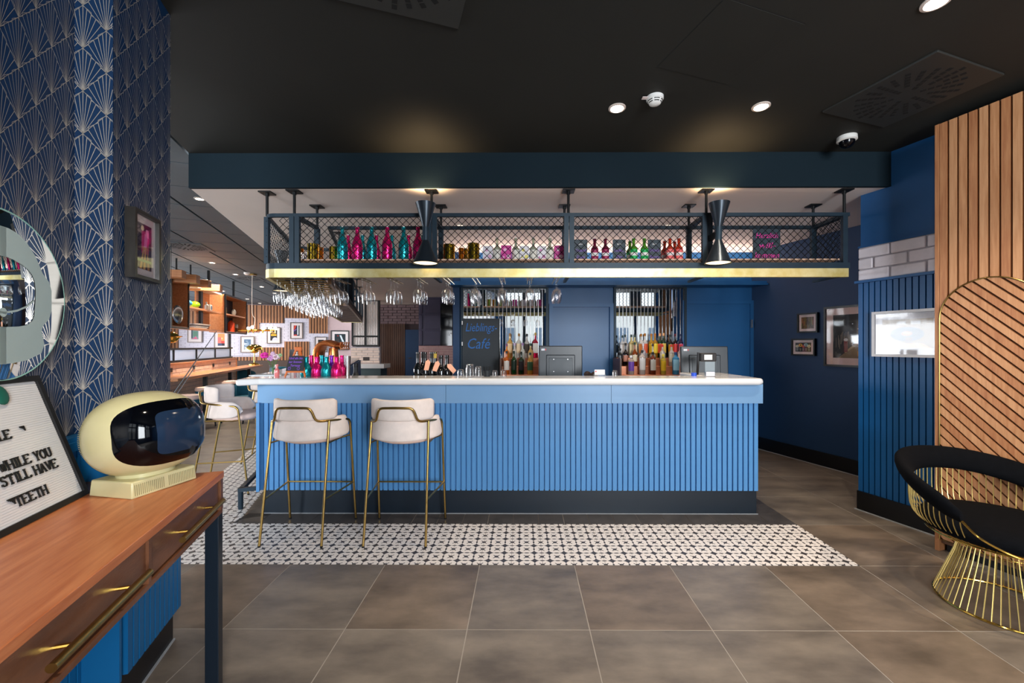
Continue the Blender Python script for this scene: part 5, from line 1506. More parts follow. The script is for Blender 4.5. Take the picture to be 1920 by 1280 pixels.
Rr_ = [(1167, 2, .29, .032, (214, 218, 222), (232, 232, 232), (40, 60, 60), 'clear vodka bottle with tall white label, rear row, first pair left'), (1172, 2, .3, .03, (214, 218, 222), (222, 226, 226), (40, 60, 60), 'clear vodka bottle, rear row, first pair right'),
       (1184, 2, .3, .032, (224, 206, 140), (226, 214, 170), (50, 70, 66), 'clear golden bottle, rear row, second pair left'), (1190, 2, .3, .032, (224, 206, 140), (232, 224, 190), (50, 70, 66), 'clear golden bottle, rear row, second pair right'),
       (1202, 2, .31, .037, (236, 236, 232), (236, 150, 80), (166, 110, 40), 'white rum bottle with orange label, rear row, left twin'), (1209, 2, .315, .037, (240, 240, 238), (226, 96, 60), (166, 110, 40), 'white rum bottle with red label, rear row, right twin'),
       (1221, 2, .31, .036, (214, 160, 50), (240, 206, 50), (176, 110, 40), 'golden rum bottle with yellow label, rear row, left twin'), (1228, 2, .315, .036, (196, 140, 40), (244, 216, 60), (176, 110, 40), 'golden rum bottle with yellow label, rear row, right twin'),
       (1237, 2, .315, .033, (20, 56, 30), (220, 90, 60), (226, 160, 110), 'green vermouth bottle, rear row, left twin'), (1244, 2, .32, .033, (24, 50, 34), (230, 196, 90), (230, 170, 120), 'green vermouth bottle with gold label, rear row, right twin'),
       (1257, 2, .30, .034, (20, 26, 20), (214, 160, 50), (30, 40, 40), 'black liqueur bottle, rear row'), (1266, 2, .31, .03, (30, 16, 20), (210, 60, 60), (90, 20, 40), 'dark bottle with red label, rear row'), (1276, 2, .31, .034, (30, 20, 60), (210, 90, 120), (30, 40, 70), 'dark blue bottle with pink label, rear row'),
       (1173, 1, .29, .036, (20, 12, 14), (190, 130, 110), (20, 20, 24), 'dark brown cream liqueur bottle, middle row', 1), (1190, 1, .30, .035, (150, 70, 20), (230, 220, 190), (20, 60, 50), 'round-shouldered cognac bottle with cream label, middle row', 1), (1206, 1, .285, .033, (210, 206, 220), None, (214, 210, 220), 'clear gin bottle, middle row'),
       (1224, 1, .28, .037, (206, 204, 180), (40, 120, 60), (60, 40, 40), 'clear bottle with green label, middle row', 3), (1242, 1, .27, .035, (214, 206, 200), (226, 220, 200), (200, 40, 50), 'clear vodka bottle with red emblem, middle row, left'), (1259, 1, .27, .036, (222, 214, 206), (232, 226, 206), (200, 50, 50), 'clear vodka bottle with red emblem, middle row, middle'), (1276, 1, .27, .036, (226, 210, 206), (226, 200, 196), (190, 50, 60), 'clear vodka bottle with red emblem, middle row, right'),
       (1163, 1, .22, .024, (14, 14, 16), None, (14, 14, 16), 'small black bottle at the left edge of the right display'),
       (1183, 0, .235, .039, (196, 180, 170), (110, 70, 170), (236, 236, 236), 'clear bottle with purple label, front row', 2), (1204, 0, .30, .039, (224, 214, 206), (236, 236, 236), (40, 40, 44), 'clear gin bottle with white label, front row', 2), (1224, 0, .275, .037, (120, 50, 24), (226, 228, 224), (30, 30, 30), 'brown bourbon bottle with white label, front row', 2),
       (1243.5, 0, .25, .034, (222, 200, 70), (240, 200, 40), (236, 220, 80), 'yellow labelled rum bottle, front row', 2), (1267, 0, .275, .042, (60, 160, 220), (150, 206, 236), (30, 60, 110), 'light blue gin bottle, front row', 2)]
for q in Rr_:
    kd = q[8] if len(q) > 8 else 0
    spirit(q[0], q[1], stR, *q[2:8], kind=kd, group=gr_, trans=.35 if sum(q[4]) > 200 else .1)

# ================================================================== CEILING FITTINGS
M['spot_dim'] = glow('dim_downlight', (255, 236, 214), .9)
def downlight(x, y, label, z=CEIL, tiltr=0, pw=0, group='ceiling downlights over the bar area', r=.055):
    p = PZ(x, y, z); t = thing('downlight', label, 'ceiling light', p, 0, group)
    B().lathe([(r, 0), (r, -.006), (r * .78, -.009), (r * .7, .0)], 28).obj('trim_ring', flat(214, 200, 190, .35), t)
    B().lathe([(.001, -.001), (r * .68, -.001), (r * .68, .004), (.001, .004)], 24).obj('lens', M['spot_dim'] if 'dim' in label else M['spot_on'], t)
    if pw: spot('downlight_beam', (p.x, p.y, z - .02), (0, 0, 0), pw, (1, .84, .66), 125, .9, .04)
    return p
downlight(1157, 202, 'round ceiling downlight left of the smoke detector', pw=36)
downlight(1427, 199, 'round ceiling downlight right of the smoke detector', pw=36)
downlight(1755, 3, 'round ceiling downlight at the upper right edge of the picture', pw=70)
p = PZ(1228, 182, CEIL); t = thing('smoke_detector', 'white smoke detector with side tag on the dark ceiling', 'smoke detector', p)
B().lathe([(.001, 0), (.052, 0), (.052, -.016), (.048, -.02)], 28).obj('base', M['white_plastic'], t)
B().lathe([(.046, -.016), (.046, -.024), (.034, -.043), (.018, -.05), (.001, -.052)], 28).obj('head', M['white_plastic'], t)
for r_, z_ in ((.0445, -.027), (.0385, -.0375)):
    for k in range(6):
        B().lathe([(r_ + .001, z_ + .002), (r_ - .002, z_ - .0025)], 8, None, True, k * PI / 3 + .12, (k + 1) * PI / 3 - .12).obj('vent_slit', M['black_matte'], t)
B().box(-.082, -.045, -.022, .006, -.012, -.009).obj('tag', flat(230, 214, 210), t, smooth=False)
p = PZ(1588, 256, CEIL); t = thing('dome_camera', 'white dome security camera with black bubble under the ceiling', 'camera', p)
B().lathe([(.001, 0), (.062, 0), (.064, -.03), (.05, -.036)], 28).obj('base', M['white_plastic'], t)
B().lathe([(.05, -.034), (.047, -.055), (.034, -.074), (.016, -.083), (.001, -.085)], 28).obj('bubble', M['visor'], t)
def vent(cx, cy, rot, label, z, s=.6, m=M['vent']):
    t = thing('ceiling_vent', label, 'air vent', (cx, cy, z), rot)
    B().box(-s / 2, s / 2, -s / 2, s / 2, -.012, .0).obj('plate', m, t, bevel=.002)
    b = B()
    for k in range(24):
        a = 2 * PI * k / 24; mm = Matrix.Rotation(a, 4, 'Z')
        r0 = (.06, .16, .11, .16)[k % 4]
        r = r0
        while r < s * .43:
            b.box(r, r + .026, -.0115, .0115, -.0132, -.0118, mm); r += .034
    b.obj('slots', flat(3, 3, 3, .9), t, smooth=False)
    return t
vent(2.36, 2.565, TH, 'square swirl air vent in the dark ceiling near the oak panel', CEIL)
vent(-.496, 1.638, TH, 'square swirl air vent at the top edge of the picture', CEIL)
t = thing('access_panel', 'flush square access panel in the dark ceiling', 'hatch', (1.055, 2.16, CEIL), TH)
B().box(-.245, .245, -.245, .245, -.001, .0).obj('shadow_gap', M['black_matte'], t, smooth=False)
B().box(-.2405, .2405, -.2405, .2405, -.003, -.001).obj('leaf', M['ceil_dark'], t, smooth=False)

downlight(863, 422, 'dim downlight in the pale lowered ceiling left of centre', z=LOW, pw=34, r=.05, group='downlights in the lowered ceiling')
downlight(1252, 422, 'dim downlight in the pale lowered ceiling right of centre', z=LOW, pw=34, r=.05, group='downlights in the lowered ceiling')
# further downlights of the same ceiling, outside the picture, over the console and the armchair
for (x, y) in ((-.6, .8), (2.92, 1.6)):
    t = thing('downlight', 'ceiling downlight just outside the picture over the %s' % ('console' if x < 0 else 'armchair'), 'ceiling light', (x, y, CEIL), 0, 'ceiling downlights over the bar area')
    B().lathe([(.055, 0), (.055, -.006), (.043, -.009), (.038, .0)], 28).obj('trim_ring', flat(214, 200, 190, .35), t)
    B().lathe([(.001, -.001), (.037, -.001), (.037, .004), (.001, .004)], 24).obj('lens', M['spot_on'], t)
    spot('downlight_beam', (x, y, CEIL - .02), (0, 0, 0), 60 if x < 0 else 75, (1, .84, .66), 105, .9, .04)
# area light added above the cornice ledge to brighten the lowered ceiling
area('low_ceiling_fill', (1.1, 5.56, 2.3), (PI, 0, 0), 4.0, .12, 19, (1, .76, .64))
# ================================================================== LOUNGE BEYOND THE BAR
# far wall: pale brick with stepped slat panels
def pvz(x, y, v): w = PV(x, y, v); return toUV(w)[0], w.z
VW = 18.5
def zone(b, x0, x1, y0, y1, d0, d1, v=VW):
    u0, z1 = pvz(x0, y0, v); u1, z0 = pvz(x1, y1, v)
    uvbox(b, u0, u1, v - d1, v - d0, max(0, z0), min(CEIL, z1)); return u0, u1, max(0, z0), min(CEIL, z1)
fw = thing('far_brick_cladding', 'pale painted brick wall at the far end of the lounge', 'wall cladding', (0, 0, 0))
b = B(); zone(b, 300, 616, 560, 760, 0, .02); b.obj('mortar', flat(196, 190, 202), fw, smooth=False)
u0, _ = pvz(300, 600, VW); u1, _ = pvz(616, 600, VW)
b = B(); z = 1.0; r = 0
while z < 2.5:
    u = u0 - (.13 if r % 2 else 0)
    while u < u1:
        uvbox(b, max(u, u0), min(u + .25, u1), VW - .035 + random.uniform(-.003, .003), VW - .018, z, z + .062); u += .26
    z += .072; r += 1
o = b.obj('bricks', M['brick_far'], fw, smooth=False); o['kind'] = 'stuff'
sl = thing('far_slat_panels', 'stepped oak slat panels above and below the pale far brick wall', 'panelling', (0, 0, 0))
zones = [(300, 436, 571, 612), (436, 487, 571, 623), (487, 534, 571, 606), (534, 580, 571, 597), (580, 615, 571, 625), (318, 336, 612, 700), (336, 388, 652, 700), (436, 487, 669, 700), (487, 534, 651, 700), (534, 580, 640, 700)]
for k, (x0, x1, y0, y1) in enumerate(zones):
    b = B(); q = zone(b, x0, x1, y0, y1, .02, .05); b.obj('backing', M['wood_dark'], sl, smooth=False)
    b = B(); u = q[0]
    while u < q[1] - .03:
        uvbox(b, u, min(u + .07, q[1]), VW - .085, VW - .048, q[2], q[3]); u += .105
    o = b.obj('slats', M['oak2'], sl, smooth=False); o['kind'] = 'stuff'
b = B(); zone(b, 616, 664, 564, 800, .0, .03); struct(b.obj('wall_lounge_pink', M['pink_wall'], smooth=False))
b = B(); zone(b, 430, 660, 676, 800, .09, .4); uu = b.obj('bench', flat(70, 50, 40), None, smooth=False); uu.name = 'wall_bench'; tag(uu, 'dark bench running along the foot of the far wall', 'bench')
def art_abs(cols, n, seed):
    r = random.Random(seed); a = [(cols[0], SQ)]
    for k in range(n):
        x, z = r.random() * .8, r.random() * .8; w, h = .1 + r.random() * .3, .1 + r.random() * .3
        x1, z1 = min(1, x + w), min(1, z + h)
        a.append((cols[1 + k % (len(cols) - 1)], [(x, z), (x1, z), (min(1, x1 * .95 + .04), z1), (x, min(1, z1 * .9 + .08))]))
    return a
gp = 'framed posters on the far lounge wall'
picture('blue toned poster on the far brick wall behind the brass table lamp', 'V', VW - .1, 450.5, 477, 630, 661, .03, (110, 90, 80), .09, art_abs([(90, 120, 150), (40, 80, 120), (150, 170, 190), (190, 200, 210)], 9, 1), .03, group=gp, glassy=False)
picture('poster with yellow lettering band behind the brass chandelier', 'V', VW - .1, 500, 526, 613, 644, .03, (90, 76, 66), .09, [((30, 30, 36), SQ), ((230, 170, 40), rc(.1, .45, .9, .62)), ((200, 200, 214), disc(.7, .0, .45, .7)[:8]), ((210, 150, 50), rc(.2, .68, .8, .8)), ((236, 226, 214), rc(.0, .85, .4, 1))], .03, group=gp, glassy=False)
picture('red and black abstract poster, highest on the far brick wall', 'V', VW - .1, 544, 568, 604, 635, .03, (90, 76, 66), .09, [((30, 32, 60), SQ), ((206, 60, 40), [(.1, 1), (.5, 1), (.2, .6), (0, .6)]), ((206, 60, 40), rc(.05, .02, .55, .12)), ((214, 220, 226), rc(.6, .1, .8, 1)), ((120, 80, 160), [(0, .4), (.5, .6), (.5, .7), (0, .5)]), ((60, 60, 60), rc(.8, .1, 1, 1))], .03, group=gp, glassy=False)
picture('small dark poster behind the copper beer font', 'V', VW - .1, 590, 613, 631, 660, .03, (70, 60, 56), .09, [((34, 28, 28), SQ), ((120, 110, 100), rc(.3, .4, .7, .6))], .03, group=gp, glassy=False)
picture('large black framed poster with white streak on the pink wall', 'V', VW - .1, 620, 655, 619, 656, .045, (24, 20, 20), .1, [((26, 40, 46), SQ), ((214, 226, 232), [(.45, .9), (.6, .9), (1, .1), (.85, .0)]), ((140, 50, 50), disc(.3, .85, .08, .8)), ((60, 50, 46), rc(.2, .1, .4, .6))], .03, group=gp, glassy=False)
picture('green and pink poster seen between shelf and partition', 'V', VW - .1, 351, 379, 611, 642, .03, (110, 90, 80), .09, [((120, 140, 140), SQ), ((40, 60, 70), rc(0, .1, .18, 1)), ((90, 130, 110), rc(.25, .3, .9, .8)), ((226, 90, 130), [(.0, .05), (.95, .05), (.7, .18), (.6, .35), (.5, .18)])], .03, group=gp, glassy=False)
picture('orange sunset poster beneath the open shelf box', 'V', VW - .1, 401, 428, 619, 654, .03, (110, 90, 80), .09, [((236, 150, 80), SQ), ((226, 120, 110), rc(0, 0, .5, .7)), ((70, 80, 110), rc(0, 0, .6, .2)), ((40, 34, 50), rc(.6, 0, 1, .22)), ((250, 214, 150), disc(.6, .6, .1, .8)), ((220, 70, 60), rc(.5, .2, 1, .4))], .03, group=gp, glassy=False)
# low brick counter with glazed screen (turned a little less than the bar)
CZ2 = .865
def on_u3(px): r = ray(px, 700); t = -3.40 / (r.x * NX + r.y * NY); return Vector((r.x * t, r.y * t, CZ2))
c0 = on_u3(316); c1 = on_u3(443)
dd = Vector((DX, DY, 0)); CA = TH + PI / 2; CL = (c1 - c0).length
# local frame: x along the counter away from the camera, -y towards the bar
lcn = thing('lounge_counter', 'long oak counter against a low brick wall with power sockets', 'counter', (c0.x, c0.y, 0), CA)
back = .7
B().box(-back, CL + .75, -.40, -.002, CZ2 - .045, CZ2).obj('top', M['counter_oak'], lcn, bevel=.004)
B().box(-back, CL, 0.012, .16, 0, 1.04).obj('wall_core', M['mortar'], lcn, smooth=False)
B().box(-back, CL + .03, -.012, .17, 1.04, 1.075).obj('cap', M['counter_oak'], lcn, bevel=.003)
B().box(CL, CL + .035, -.01, .17, 0, 1.04).obj('end_board', M['counter_oak'], lcn, bevel=.003)
b = B(); z = .05; r = 0
while z < .99:
    x = -back - (.12 if r % 2 else 0)
    while x < CL: b.box(max(x, -back), min(x + .235, CL), random.uniform(.002, .005), .014, z, z + .062); x += .245
    z += .0715; r += 1
o = b.obj('bricks', M['brick_warm'], lcn, smooth=False); o['kind'] = 'stuff'
for x in (.62, 1.95, 3.3):
    b = B(); b.box(x - .03, x + .03, -.34, -.28, 0, CZ2 - .045); b.obj('leg', M['black'], lcn, smooth=False)
for k, px_ in enumerate((318, 361, 398, 429)):
    x = ((px_ - 979) / 780.0 * c0.y - c0.x) / (dd.x - (px_ - 979) / 780.0 * dd.y)
    b = B(); b.box(x - .04, x + .04, -.006, .003, CZ2 + .06, CZ2 + .13); b.obj('power_socket', M['black_matte'], lcn, smooth=False)
# glazed screen over the wall
gs = thing('glazed_screen', 'low black steel screen with pale frosted panes on the brick wall', 'screen', (c0.x, c0.y, 0), CA)
b = B(); b.box(-back, CL - .05, .06, .10, 1.075, 1.115); b.obj('bottom_rail', M['black'], gs, smooth=False)
B().box(-back, CL - .05, .06, .10, 1.30, 1.335).obj('top_rail', M['black'], gs, smooth=False)
def tx0(px): k = (px - 979) / 780.0; return (k * c0.y - c0.x) / (dd.x - k * dd.y)
posts = (-.7, tx0(332), tx0(374), tx0(408.5), tx0(436.5))
for x in posts: B().box(x - .018, x + .018, .062, .098, 1.075, 1.335 if x < CL - .4 else 1.66).obj('post', M['black'], gs, smooth=False)
frp = mat('frosted_pane', (226, 236, 255), .6, var=.02, trans=.75)
for a, c in zip(posts, posts[1:]): B().box(a + .02, c - .02, .078, .084, 1.115, 1.30).obj('pane', frp, gs, smooth=False)
# hanging shelf unit over the counter
hs = thing('hanging_shelf_unit', 'walnut shelf boxes in black steel frames hanging over the lounge counter', 'shelf', (c0.x, c0.y, 0), CA)
wdm = M['counter_oak']; dk = M['wood_dark']
def tx(px, Yoff=0.0):
    """distance along the counter line where the photo column px falls"""
    k = (px - 979) / 780.0
    # point c0 + dd*t : (c0.x+dd.x t) = k (c0.y+dd.y t)
    return (k * c0.y - c0.x) / (dd.x - k * dd.y)
def shbox(xa, xb, z0, z1, y0, y1, open_back, nm, th=.025):
    a, c = tx(xa), tx(xb)
    B().box(a, c, y0, y1, z1 - th, z1).obj('top_board', wdm, hs, smooth=False)
    B().box(a, c, y0, y1, z0, z0 + th).obj('bottom_board', wdm, hs, smooth=False)
    B().box(a, a + th, y0, y1, z0 + th, z1 - th).obj('side_board', wdm, hs, smooth=False)
    B().box(c - th, c, y0, y1, z0 + th, z1 - th).obj('side_board', wdm, hs, smooth=False)
    b = B(); w = .03
    for (p0, p1) in (((a, z0), (c, z0)), ((a, z1), (c, z1)), ((a, z0), (a, z1)), ((c, z0), (c, z1))):
        b.bar((p0[0], y0, p0[1]), (p1[0], y0, p1[1]), w)
    b.obj('steel_frame', M['black'], hs, smooth=False)
    if not open_back: B().box(a + th, c - th, y1 - .012, y1, z0 + th, z1 - th).obj('back_panel', mat('dark_patterned_back', (44, 38, 48), .6, var=.3, vscale=20), hs, smooth=False)
    return a, c
a1, b1 = shbox(296, 331, 1.68, 2.52, -.15, .15, False, 'left')
a2, b2 = tx(333), tx(401)
B().box(a2, b2, -.12, .15, 2.47, 2.5).obj('top_board', flat(214, 196, 186), hs, smooth=False)
B().box(a2, b2, -.12, .15, 2.06, 2.09).obj('shelf', wdm, hs, smooth=False)
B().box(a2, b2, -.12, .15, 1.68, 1.71).obj('shelf', wdm, hs, smooth=False)
B().box(tx(377), b2, .10, .13, 1.71, 2.47).obj('back_panel', M['counter_oak'], hs, smooth=False)
B().box(tx(372), tx(376), -.02, .02, 1.68, 2.47).obj('post', M['black'], hs, smooth=False)
a3, b3 = shbox(405, 447, 1.67, 2.5, -.15, .15, False, 'right')
B().box(a3, b3, -.14, .14, 2.06, 2.09).obj('shelf', wdm, hs, smooth=False)
for px_ in (389, 436):
    x = tx(px_); B().box(x - .02, x + .02, -.02, .02, 2.5, CEIL).obj('hanger', M['black'], hs, smooth=False)
Hm = Matrix.Translation((c0.x, c0.y, 0)) @ Matrix.Rotation(CA, 4, 'Z')
def onshelf(px_, y, z): return Hm @ Vector((tx(px_), y, z))
def ball(nm, lab, cat, px_, z, r, m, sc=(1, 1, 1), y=-.02):
    p = onshelf(px_, y, z + r * sc[2]); b = B(); b.sphere((0, 0, 0), r, 16, 10, sc); o = b.obj(nm, m, None, loc=p); tag(o, lab, cat); return o
ball('glass_bowl', 'round blue glass ornament on the upper open shelf', 'ornament', 345, 2.09, .075, flat(60, 150, 206, .15), (1.2, 1, .85))
ball('glass_bowl', 'round lime green ornament on the upper open shelf', 'ornament', 359, 2.09, .08, flat(120, 200, 30, .15), (1.3, 1, .8))
ball('pale_egg', 'pale egg-shaped ornament on the right shelf box', 'ornament', 434.5, 2.09, .06, flat(220, 214, 200, .4), (.8, .8, 1.35))
ball('round_plate', 'large round metal plate standing at the left shelf box', 'plate', 317, 1.74, .14, M['steel'], (.25, .8, 1.2), -.1)
ball('white_ball', 'small white ball on the lowest right shelf', 'ornament', 409, 1.70, .035, flat(226, 224, 216, .5))
t = thing('table_clock', 'small pale radio clock on the shelf end panel', 'clock', onshelf(386, -.04, 2.09), CA)
B().box(-.07, .07, -.03, .03, 0, .13).obj('case', flat(196, 192, 184), t, bevel=.006)
B().lathe([(.001, 0), (.042, 0), (.042, .004), (.001, .004)], 20, Matrix.Translation((.02, -.03, .065)) @ Matrix.Rotation(PI / 2, 4, 'X')).obj('dial', flat(90, 100, 120), t)
bottle('white ceramic bottle beside the radio clock', onshelf(380.5, -.04, 2.09), prof(.035, .17, .1, .13, .012), flat(220, 214, 204, .3))
t = thing('magazine_stack', 'slanting stack of magazines on the lower open shelf', 'magazines', onshelf(352, -.02, 1.71), CA)
for k in range(7):
    rr = random.Random(k); B().box(-.05 + k * .04, .55 + k * .03, -.08, .1, k * .013, k * .013 + .011).obj('magazine', flat(*rr.choice([(206, 200, 196), (60, 56, 60), (170, 150, 140), (220, 216, 214)])), t, smooth=False)
t = thing('figure_lamp', 'small brass desk ornament on the upper right shelf', 'ornament', onshelf(419, -.03, 2.09), CA)
b = B(); b.tube([(0, 0, 0), (0, 0, .12), (-.05, 0, .15)], [.02, .015, .012], 8); b.sphere((-.06, 0, .14), .03, 10, 6, (1.3, 1, .6)); b.obj('figure', M['brass'], t)
bottle('green glass dome bottle on the lowest right shelf', onshelf(412, -.02, 1.70), prof(.045, .24, .17, .22, .02), glassmat((40, 90, 60), trans=.3))
t = thing('orange_figure', 'tall orange pointed ornament on the lowest right shelf', 'ornament', onshelf(428.5, -.03, 1.70), CA)
B().lathe([(.001, 0), (.07, 0), (.07, .2), (.04, .25), (.001, .27)], 8).obj('body', flat(226, 76, 30, .5), t)
t = thing('desk_fan', 'small round ornament on a foot at the right shelf end', 'ornament', onshelf(438, -.04, 1.70), CA)
B().lathe([(.001, -.02), (.05, -.02), (.05, .02), (.001, .02)], 20, Matrix.Translation((0, 0, .15)) @ Matrix.Rotation(PI / 2, 4, 'X')).obj('disc', flat(190, 180, 160), t)
B().lathe([(.001, 0), (.035, 0), (.01, .015), (.008, .1)], 12).obj('foot', flat(60, 50, 46), t)
# oak ceiling baffles
for k, (xr, yt, yb) in enumerate(((341, 505, 520), (368, 514, 530), (390, 524, 537), (412, 533, 545))):
    zt = 2.56; Y = (zt - EYE) * 780 / (647 - yt); zb = EYE + (647 - yb) * Y / 780; p = PY(xr, yt, Y)
    t = thing('ceiling_baffle', 'oak box beam under the lounge ceiling, %s from the wallpapered pier' % on[k], 'beam', (p.x, p.y, 0), TH, 'oak box beams under the lounge ceiling')
    B().box(-2.4, 0, 0, .16, zb, zt).obj('beam', M['counter_oak'], t, bevel=.004)
    for x in (-.5, -1.6):
        B().box(x - .01, x + .01, .07, .09, zt, CEIL).obj('hanger', M['black'], t, smooth=False)
# lamps
def table_lamp(p, label, s=1.0):
    t = thing('table_lamp', label, 'lamp', p); 
    B().lathe([(.001, 0), (.075, 0), (.075, .012), (.03, .035), (.001, .04)], 24, Matrix.Scale(s, 4)).obj('foot', M['gold'], t)
    B().lathe([(.008, .02), (.008, .22)], 10, Matrix.Scale(s, 4)).obj('stem', M['gold'], t)
    B().lathe([(.12, .24), (.115, .27), (.09, .305), (.05, .325), (.001, .33)], 28, Matrix.Scale(s, 4)).obj('dome_shade', M['gold'], t)
    B().lathe([(.001, .19), (.04, .195), (.062, .22), (.06, .245), (.03, .27), (.001, .275)], 24, Matrix.Scale(s, 4)).obj('lower_bowl', M['gold'], t)
    return t
cp = Hm @ Vector((tx(457), -.22, CZ2)); table_lamp(cp, 'brass mushroom lamp on the far end of the lounge counter', 1.65)
p = PY(321, 632, 6.3); t = thing('brass_pendant', 'brass petal lamp peeping out beside the wallpapered pier', 'lamp', (p.x, p.y, p.z))
B().lathe([(.001, -.09), (.05, -.08), (.085, -.04), (.11, .0), (.08, .05), (.03, .085), (.001, .09)], 24).obj('shade', M['gold'], t)
B().lathe([(.06, -.02), (.14, .01), (.13, .02), (.06, .0)], 24).obj('petal_ring', M['gold'], t)
b = B(); b.tube([(0, 0, .09), (0, 0, CEIL - p.z)], .003, 6); b.obj('cord', M['black'], t)
# chandelier
YC = 9.0; pc = PY(492, 619, YC)
t = thing('chandelier', 'brass bar chandelier with glowing globes in the lounge', 'chandelier', (pc.x, pc.y, pc.z))
def cx_(px_): return PY(px_, 619, YC).x - pc.x
b = B(); b.tube([(cx_(447), 0, 0), (cx_(514), 0, 0)], .022, 8); b.obj('bar', M['gold'], t)
b = B(); b.tube(smooth_path([(cx_(475), 0, .02), (cx_(478), 0, .25), (cx_(473), 0, .4), (cx_(473), 0, CEIL - pc.z)], 5), .006, 6); b.obj('cord', flat(220, 214, 208), t)
b = B(); b.box(cx_(473) - .07, cx_(473) + .07, -.05, .05, CEIL - pc.z - .03, CEIL - pc.z); b.obj('canopy', M['brass'], t, smooth=False)
for k, (x, y) in enumerate(((467, 617), (476, 615), (494, 617.5), (509, 616), (517, 617))):
    g = B(); g.sphere((cx_(x), -.02 - .03 * (k % 2), (619 - y) * YC / 780 + .02), .034, 14, 10); g.obj('globe', M['globe_on'], t)
    g = B(); g.tube([(cx_(x), -.02, -.06), (cx_(x), -.02, .02)], .014, 6); g.obj('lamp_holder', M['gold'], t)
# blue lounge chairs, tables
def tub(label, loc, rot, s=1.0, m=None, bar=True):
    t = thing('tub_chair', label, 'chair', loc, rot, 'petrol blue lounge chairs'); m = m or M['teal_fabric']
    b = B(); path = []; z0 = []; z1 = []; th = []
    for i in range(17):
        q = -1 + i / 8; a = q * R(115); path.append((.25 * s * math.sin(a), .04 - .25 * s * math.cos(a))); z0.append(.40); z1.append(.78 - .12 * abs(q) ** 2); th.append(.05)
    sweep_pad(b, path, z0, z1, th); b.obj('backrest', m, t, sharp=80)
    B().lathe([(.001, .38), (.2, .38), (.225, .41), (.21, .46), (.001, .47)], 24, Matrix.Translation((0, .03, 0))).obj('seat', m, t)
    for sx in (-1, 1):
        for sy in (-1, 1):
            b = B(); b.tube([(sx * .15, .03 + sy * .14, .39), (sx * .21, .03 + sy * .2, 0)], .012, 8); b.obj('leg', M['black'], t)
    return t
chairs = [((470, 693), 7.6, 2.6, 'petrol blue tub chair at the end of the lounge counter'), ((502, 688), 9.3, 2.9, 'petrol blue tub chair right behind the flowers'), ((455, 684), 10.5, .3, 'petrol blue tub chair farther back by the bench'), ((525, 684), 12.0, .4, 'petrol blue tub chair behind the easel sign')]
first_ = None
for (px_, Y, rz, lab) in [(c[0], c[1], c[2], c[3]) for c in chairs]:
    p = PY(px_[0], px_[1], Y)
    if first_ is None: first_ = tub(lab, (p.x, p.y, .12), rz)
    else: dup(first_, (p.x, p.y, .12), rz, lab)
for o in list(S.objects):
    if o.name.startswith('tub_chair') and o.parent is None: o.location.z = 0
# counter stools with salmon tops behind the television
def cstool(label, px_, Y, first=[None]):
    p = PY(px_, 742, Y)
    if first[0] is None:
        t = thing('counter_stool', label, 'stool', (p.x, p.y, 0), CA, 'salmon topped stools at the lounge counter')
        B().lathe([(.001, .60), (.19, .60), (.2, .62), (.19, .66), (.001, .665)], 28).obj('seat', M['blush2'], t)
        B().lathe([(.001, .52), (.185, .53), (.195, .6), (.001, .6)], 28).obj('seat_shell', M['teal_fabric'], t)
        for k in range(4):
            a = PI / 4 + k * PI / 2; b = B(); b.tube([(.12 * math.cos(a), .12 * math.sin(a), .53), (.2 * math.cos(a), .2 * math.sin(a), 0)], .012, 8); b.obj('leg', M['black'], t)
        b = B(); b.tube([(.17 * math.cos(2 * PI * k / 24), .17 * math.sin(2 * PI * k / 24), .25) for k in range(24)], .008, 6, closed=True); b.obj('foot_ring', M['black'], t)
        first[0] = t; return t
    return dup(first[0], (p.x, p.y, 0), CA, label)
cstool('salmon topped counter stool just behind the television', 345, 6.0); cstool('salmon topped counter stool behind the nearer blush stool', 392, 7.2); cstool('salmon topped counter stool farthest along the lounge counter', 425, 8.4)
# menu board, back fluted screen, brick passage
p0, p1 = PY(543, 655, 10.5), PY(566, 700, 10.5)
t = thing('menu_board', 'tall black menu board with white crest behind the easel sign', 'sign', ((p0.x + p1.x) / 2, 10.5, 0))
B().box(-(p1.x - p0.x) / 2, (p1.x - p0.x) / 2, 0, .03, .0, p0.z).obj('panel', flat(24, 20, 20), t, smooth=False)
b = B()
for k in range(5): b.box(-.05 + k * .02, -.038 + k * .02, -.002, -.001, p0.z - .1 - .02 * abs(k - 2), p0.z - .06)
b.box(-.06, .055, -.002, -.001, p0.z - .15, p0.z - .125); b.obj('crest', flat(214, 214, 214), t, smooth=False)
YS = 11.8
def rectY(x0, x1, y0, y1, Y): a, c = PY(x0, y0, Y), PY(x1, y1, Y); return a.x, c.x, c.z, a.z
X0, X1, Z0_, Z1_ = rectY(662, 711, 563, 648, YS)
t = thing('fluted_glass_screen', 'black framed screen of ribbed glass behind the bar wing', 'screen', (0, 0, 0))
fl = mat('ribbed_glass', (206, 196, 190), .25, var=.1, vscale=3, metal=.1)
for a, c, z0, z1 in ((X0, (X0 + X1) / 2, Z0_ + .28, Z1_), ((X0 + X1) / 2, X1, Z0_ + .28, Z1_), (X0, (X0 + X1) / 2, Z0_, Z0_ + .25), ((X0 + X1) / 2, X1, Z0_, Z0_ + .25)):
    b = B(); n = 8; w = (c - a) / n
    for k in range(n): b.lathe([(w * .5, z0), (w * .5, z1)], 6, Matrix.Translation((a + (k + .5) * w, YS, 0)), True, -PI, 0)
    b.obj('ribbed_pane', fl, t)
b = B()
for x in (X0, (X0 + X1) / 2, X1): b.box(x - .025, x + .025, YS - .05, YS + .02, Z0_, Z1_)
for z in (Z0_, Z0_ + .265, Z1_): b.box(X0, X1, YS - .049, YS + .02, z - .025, z + .025)
b.obj('frame', M['black'], t, smooth=False)
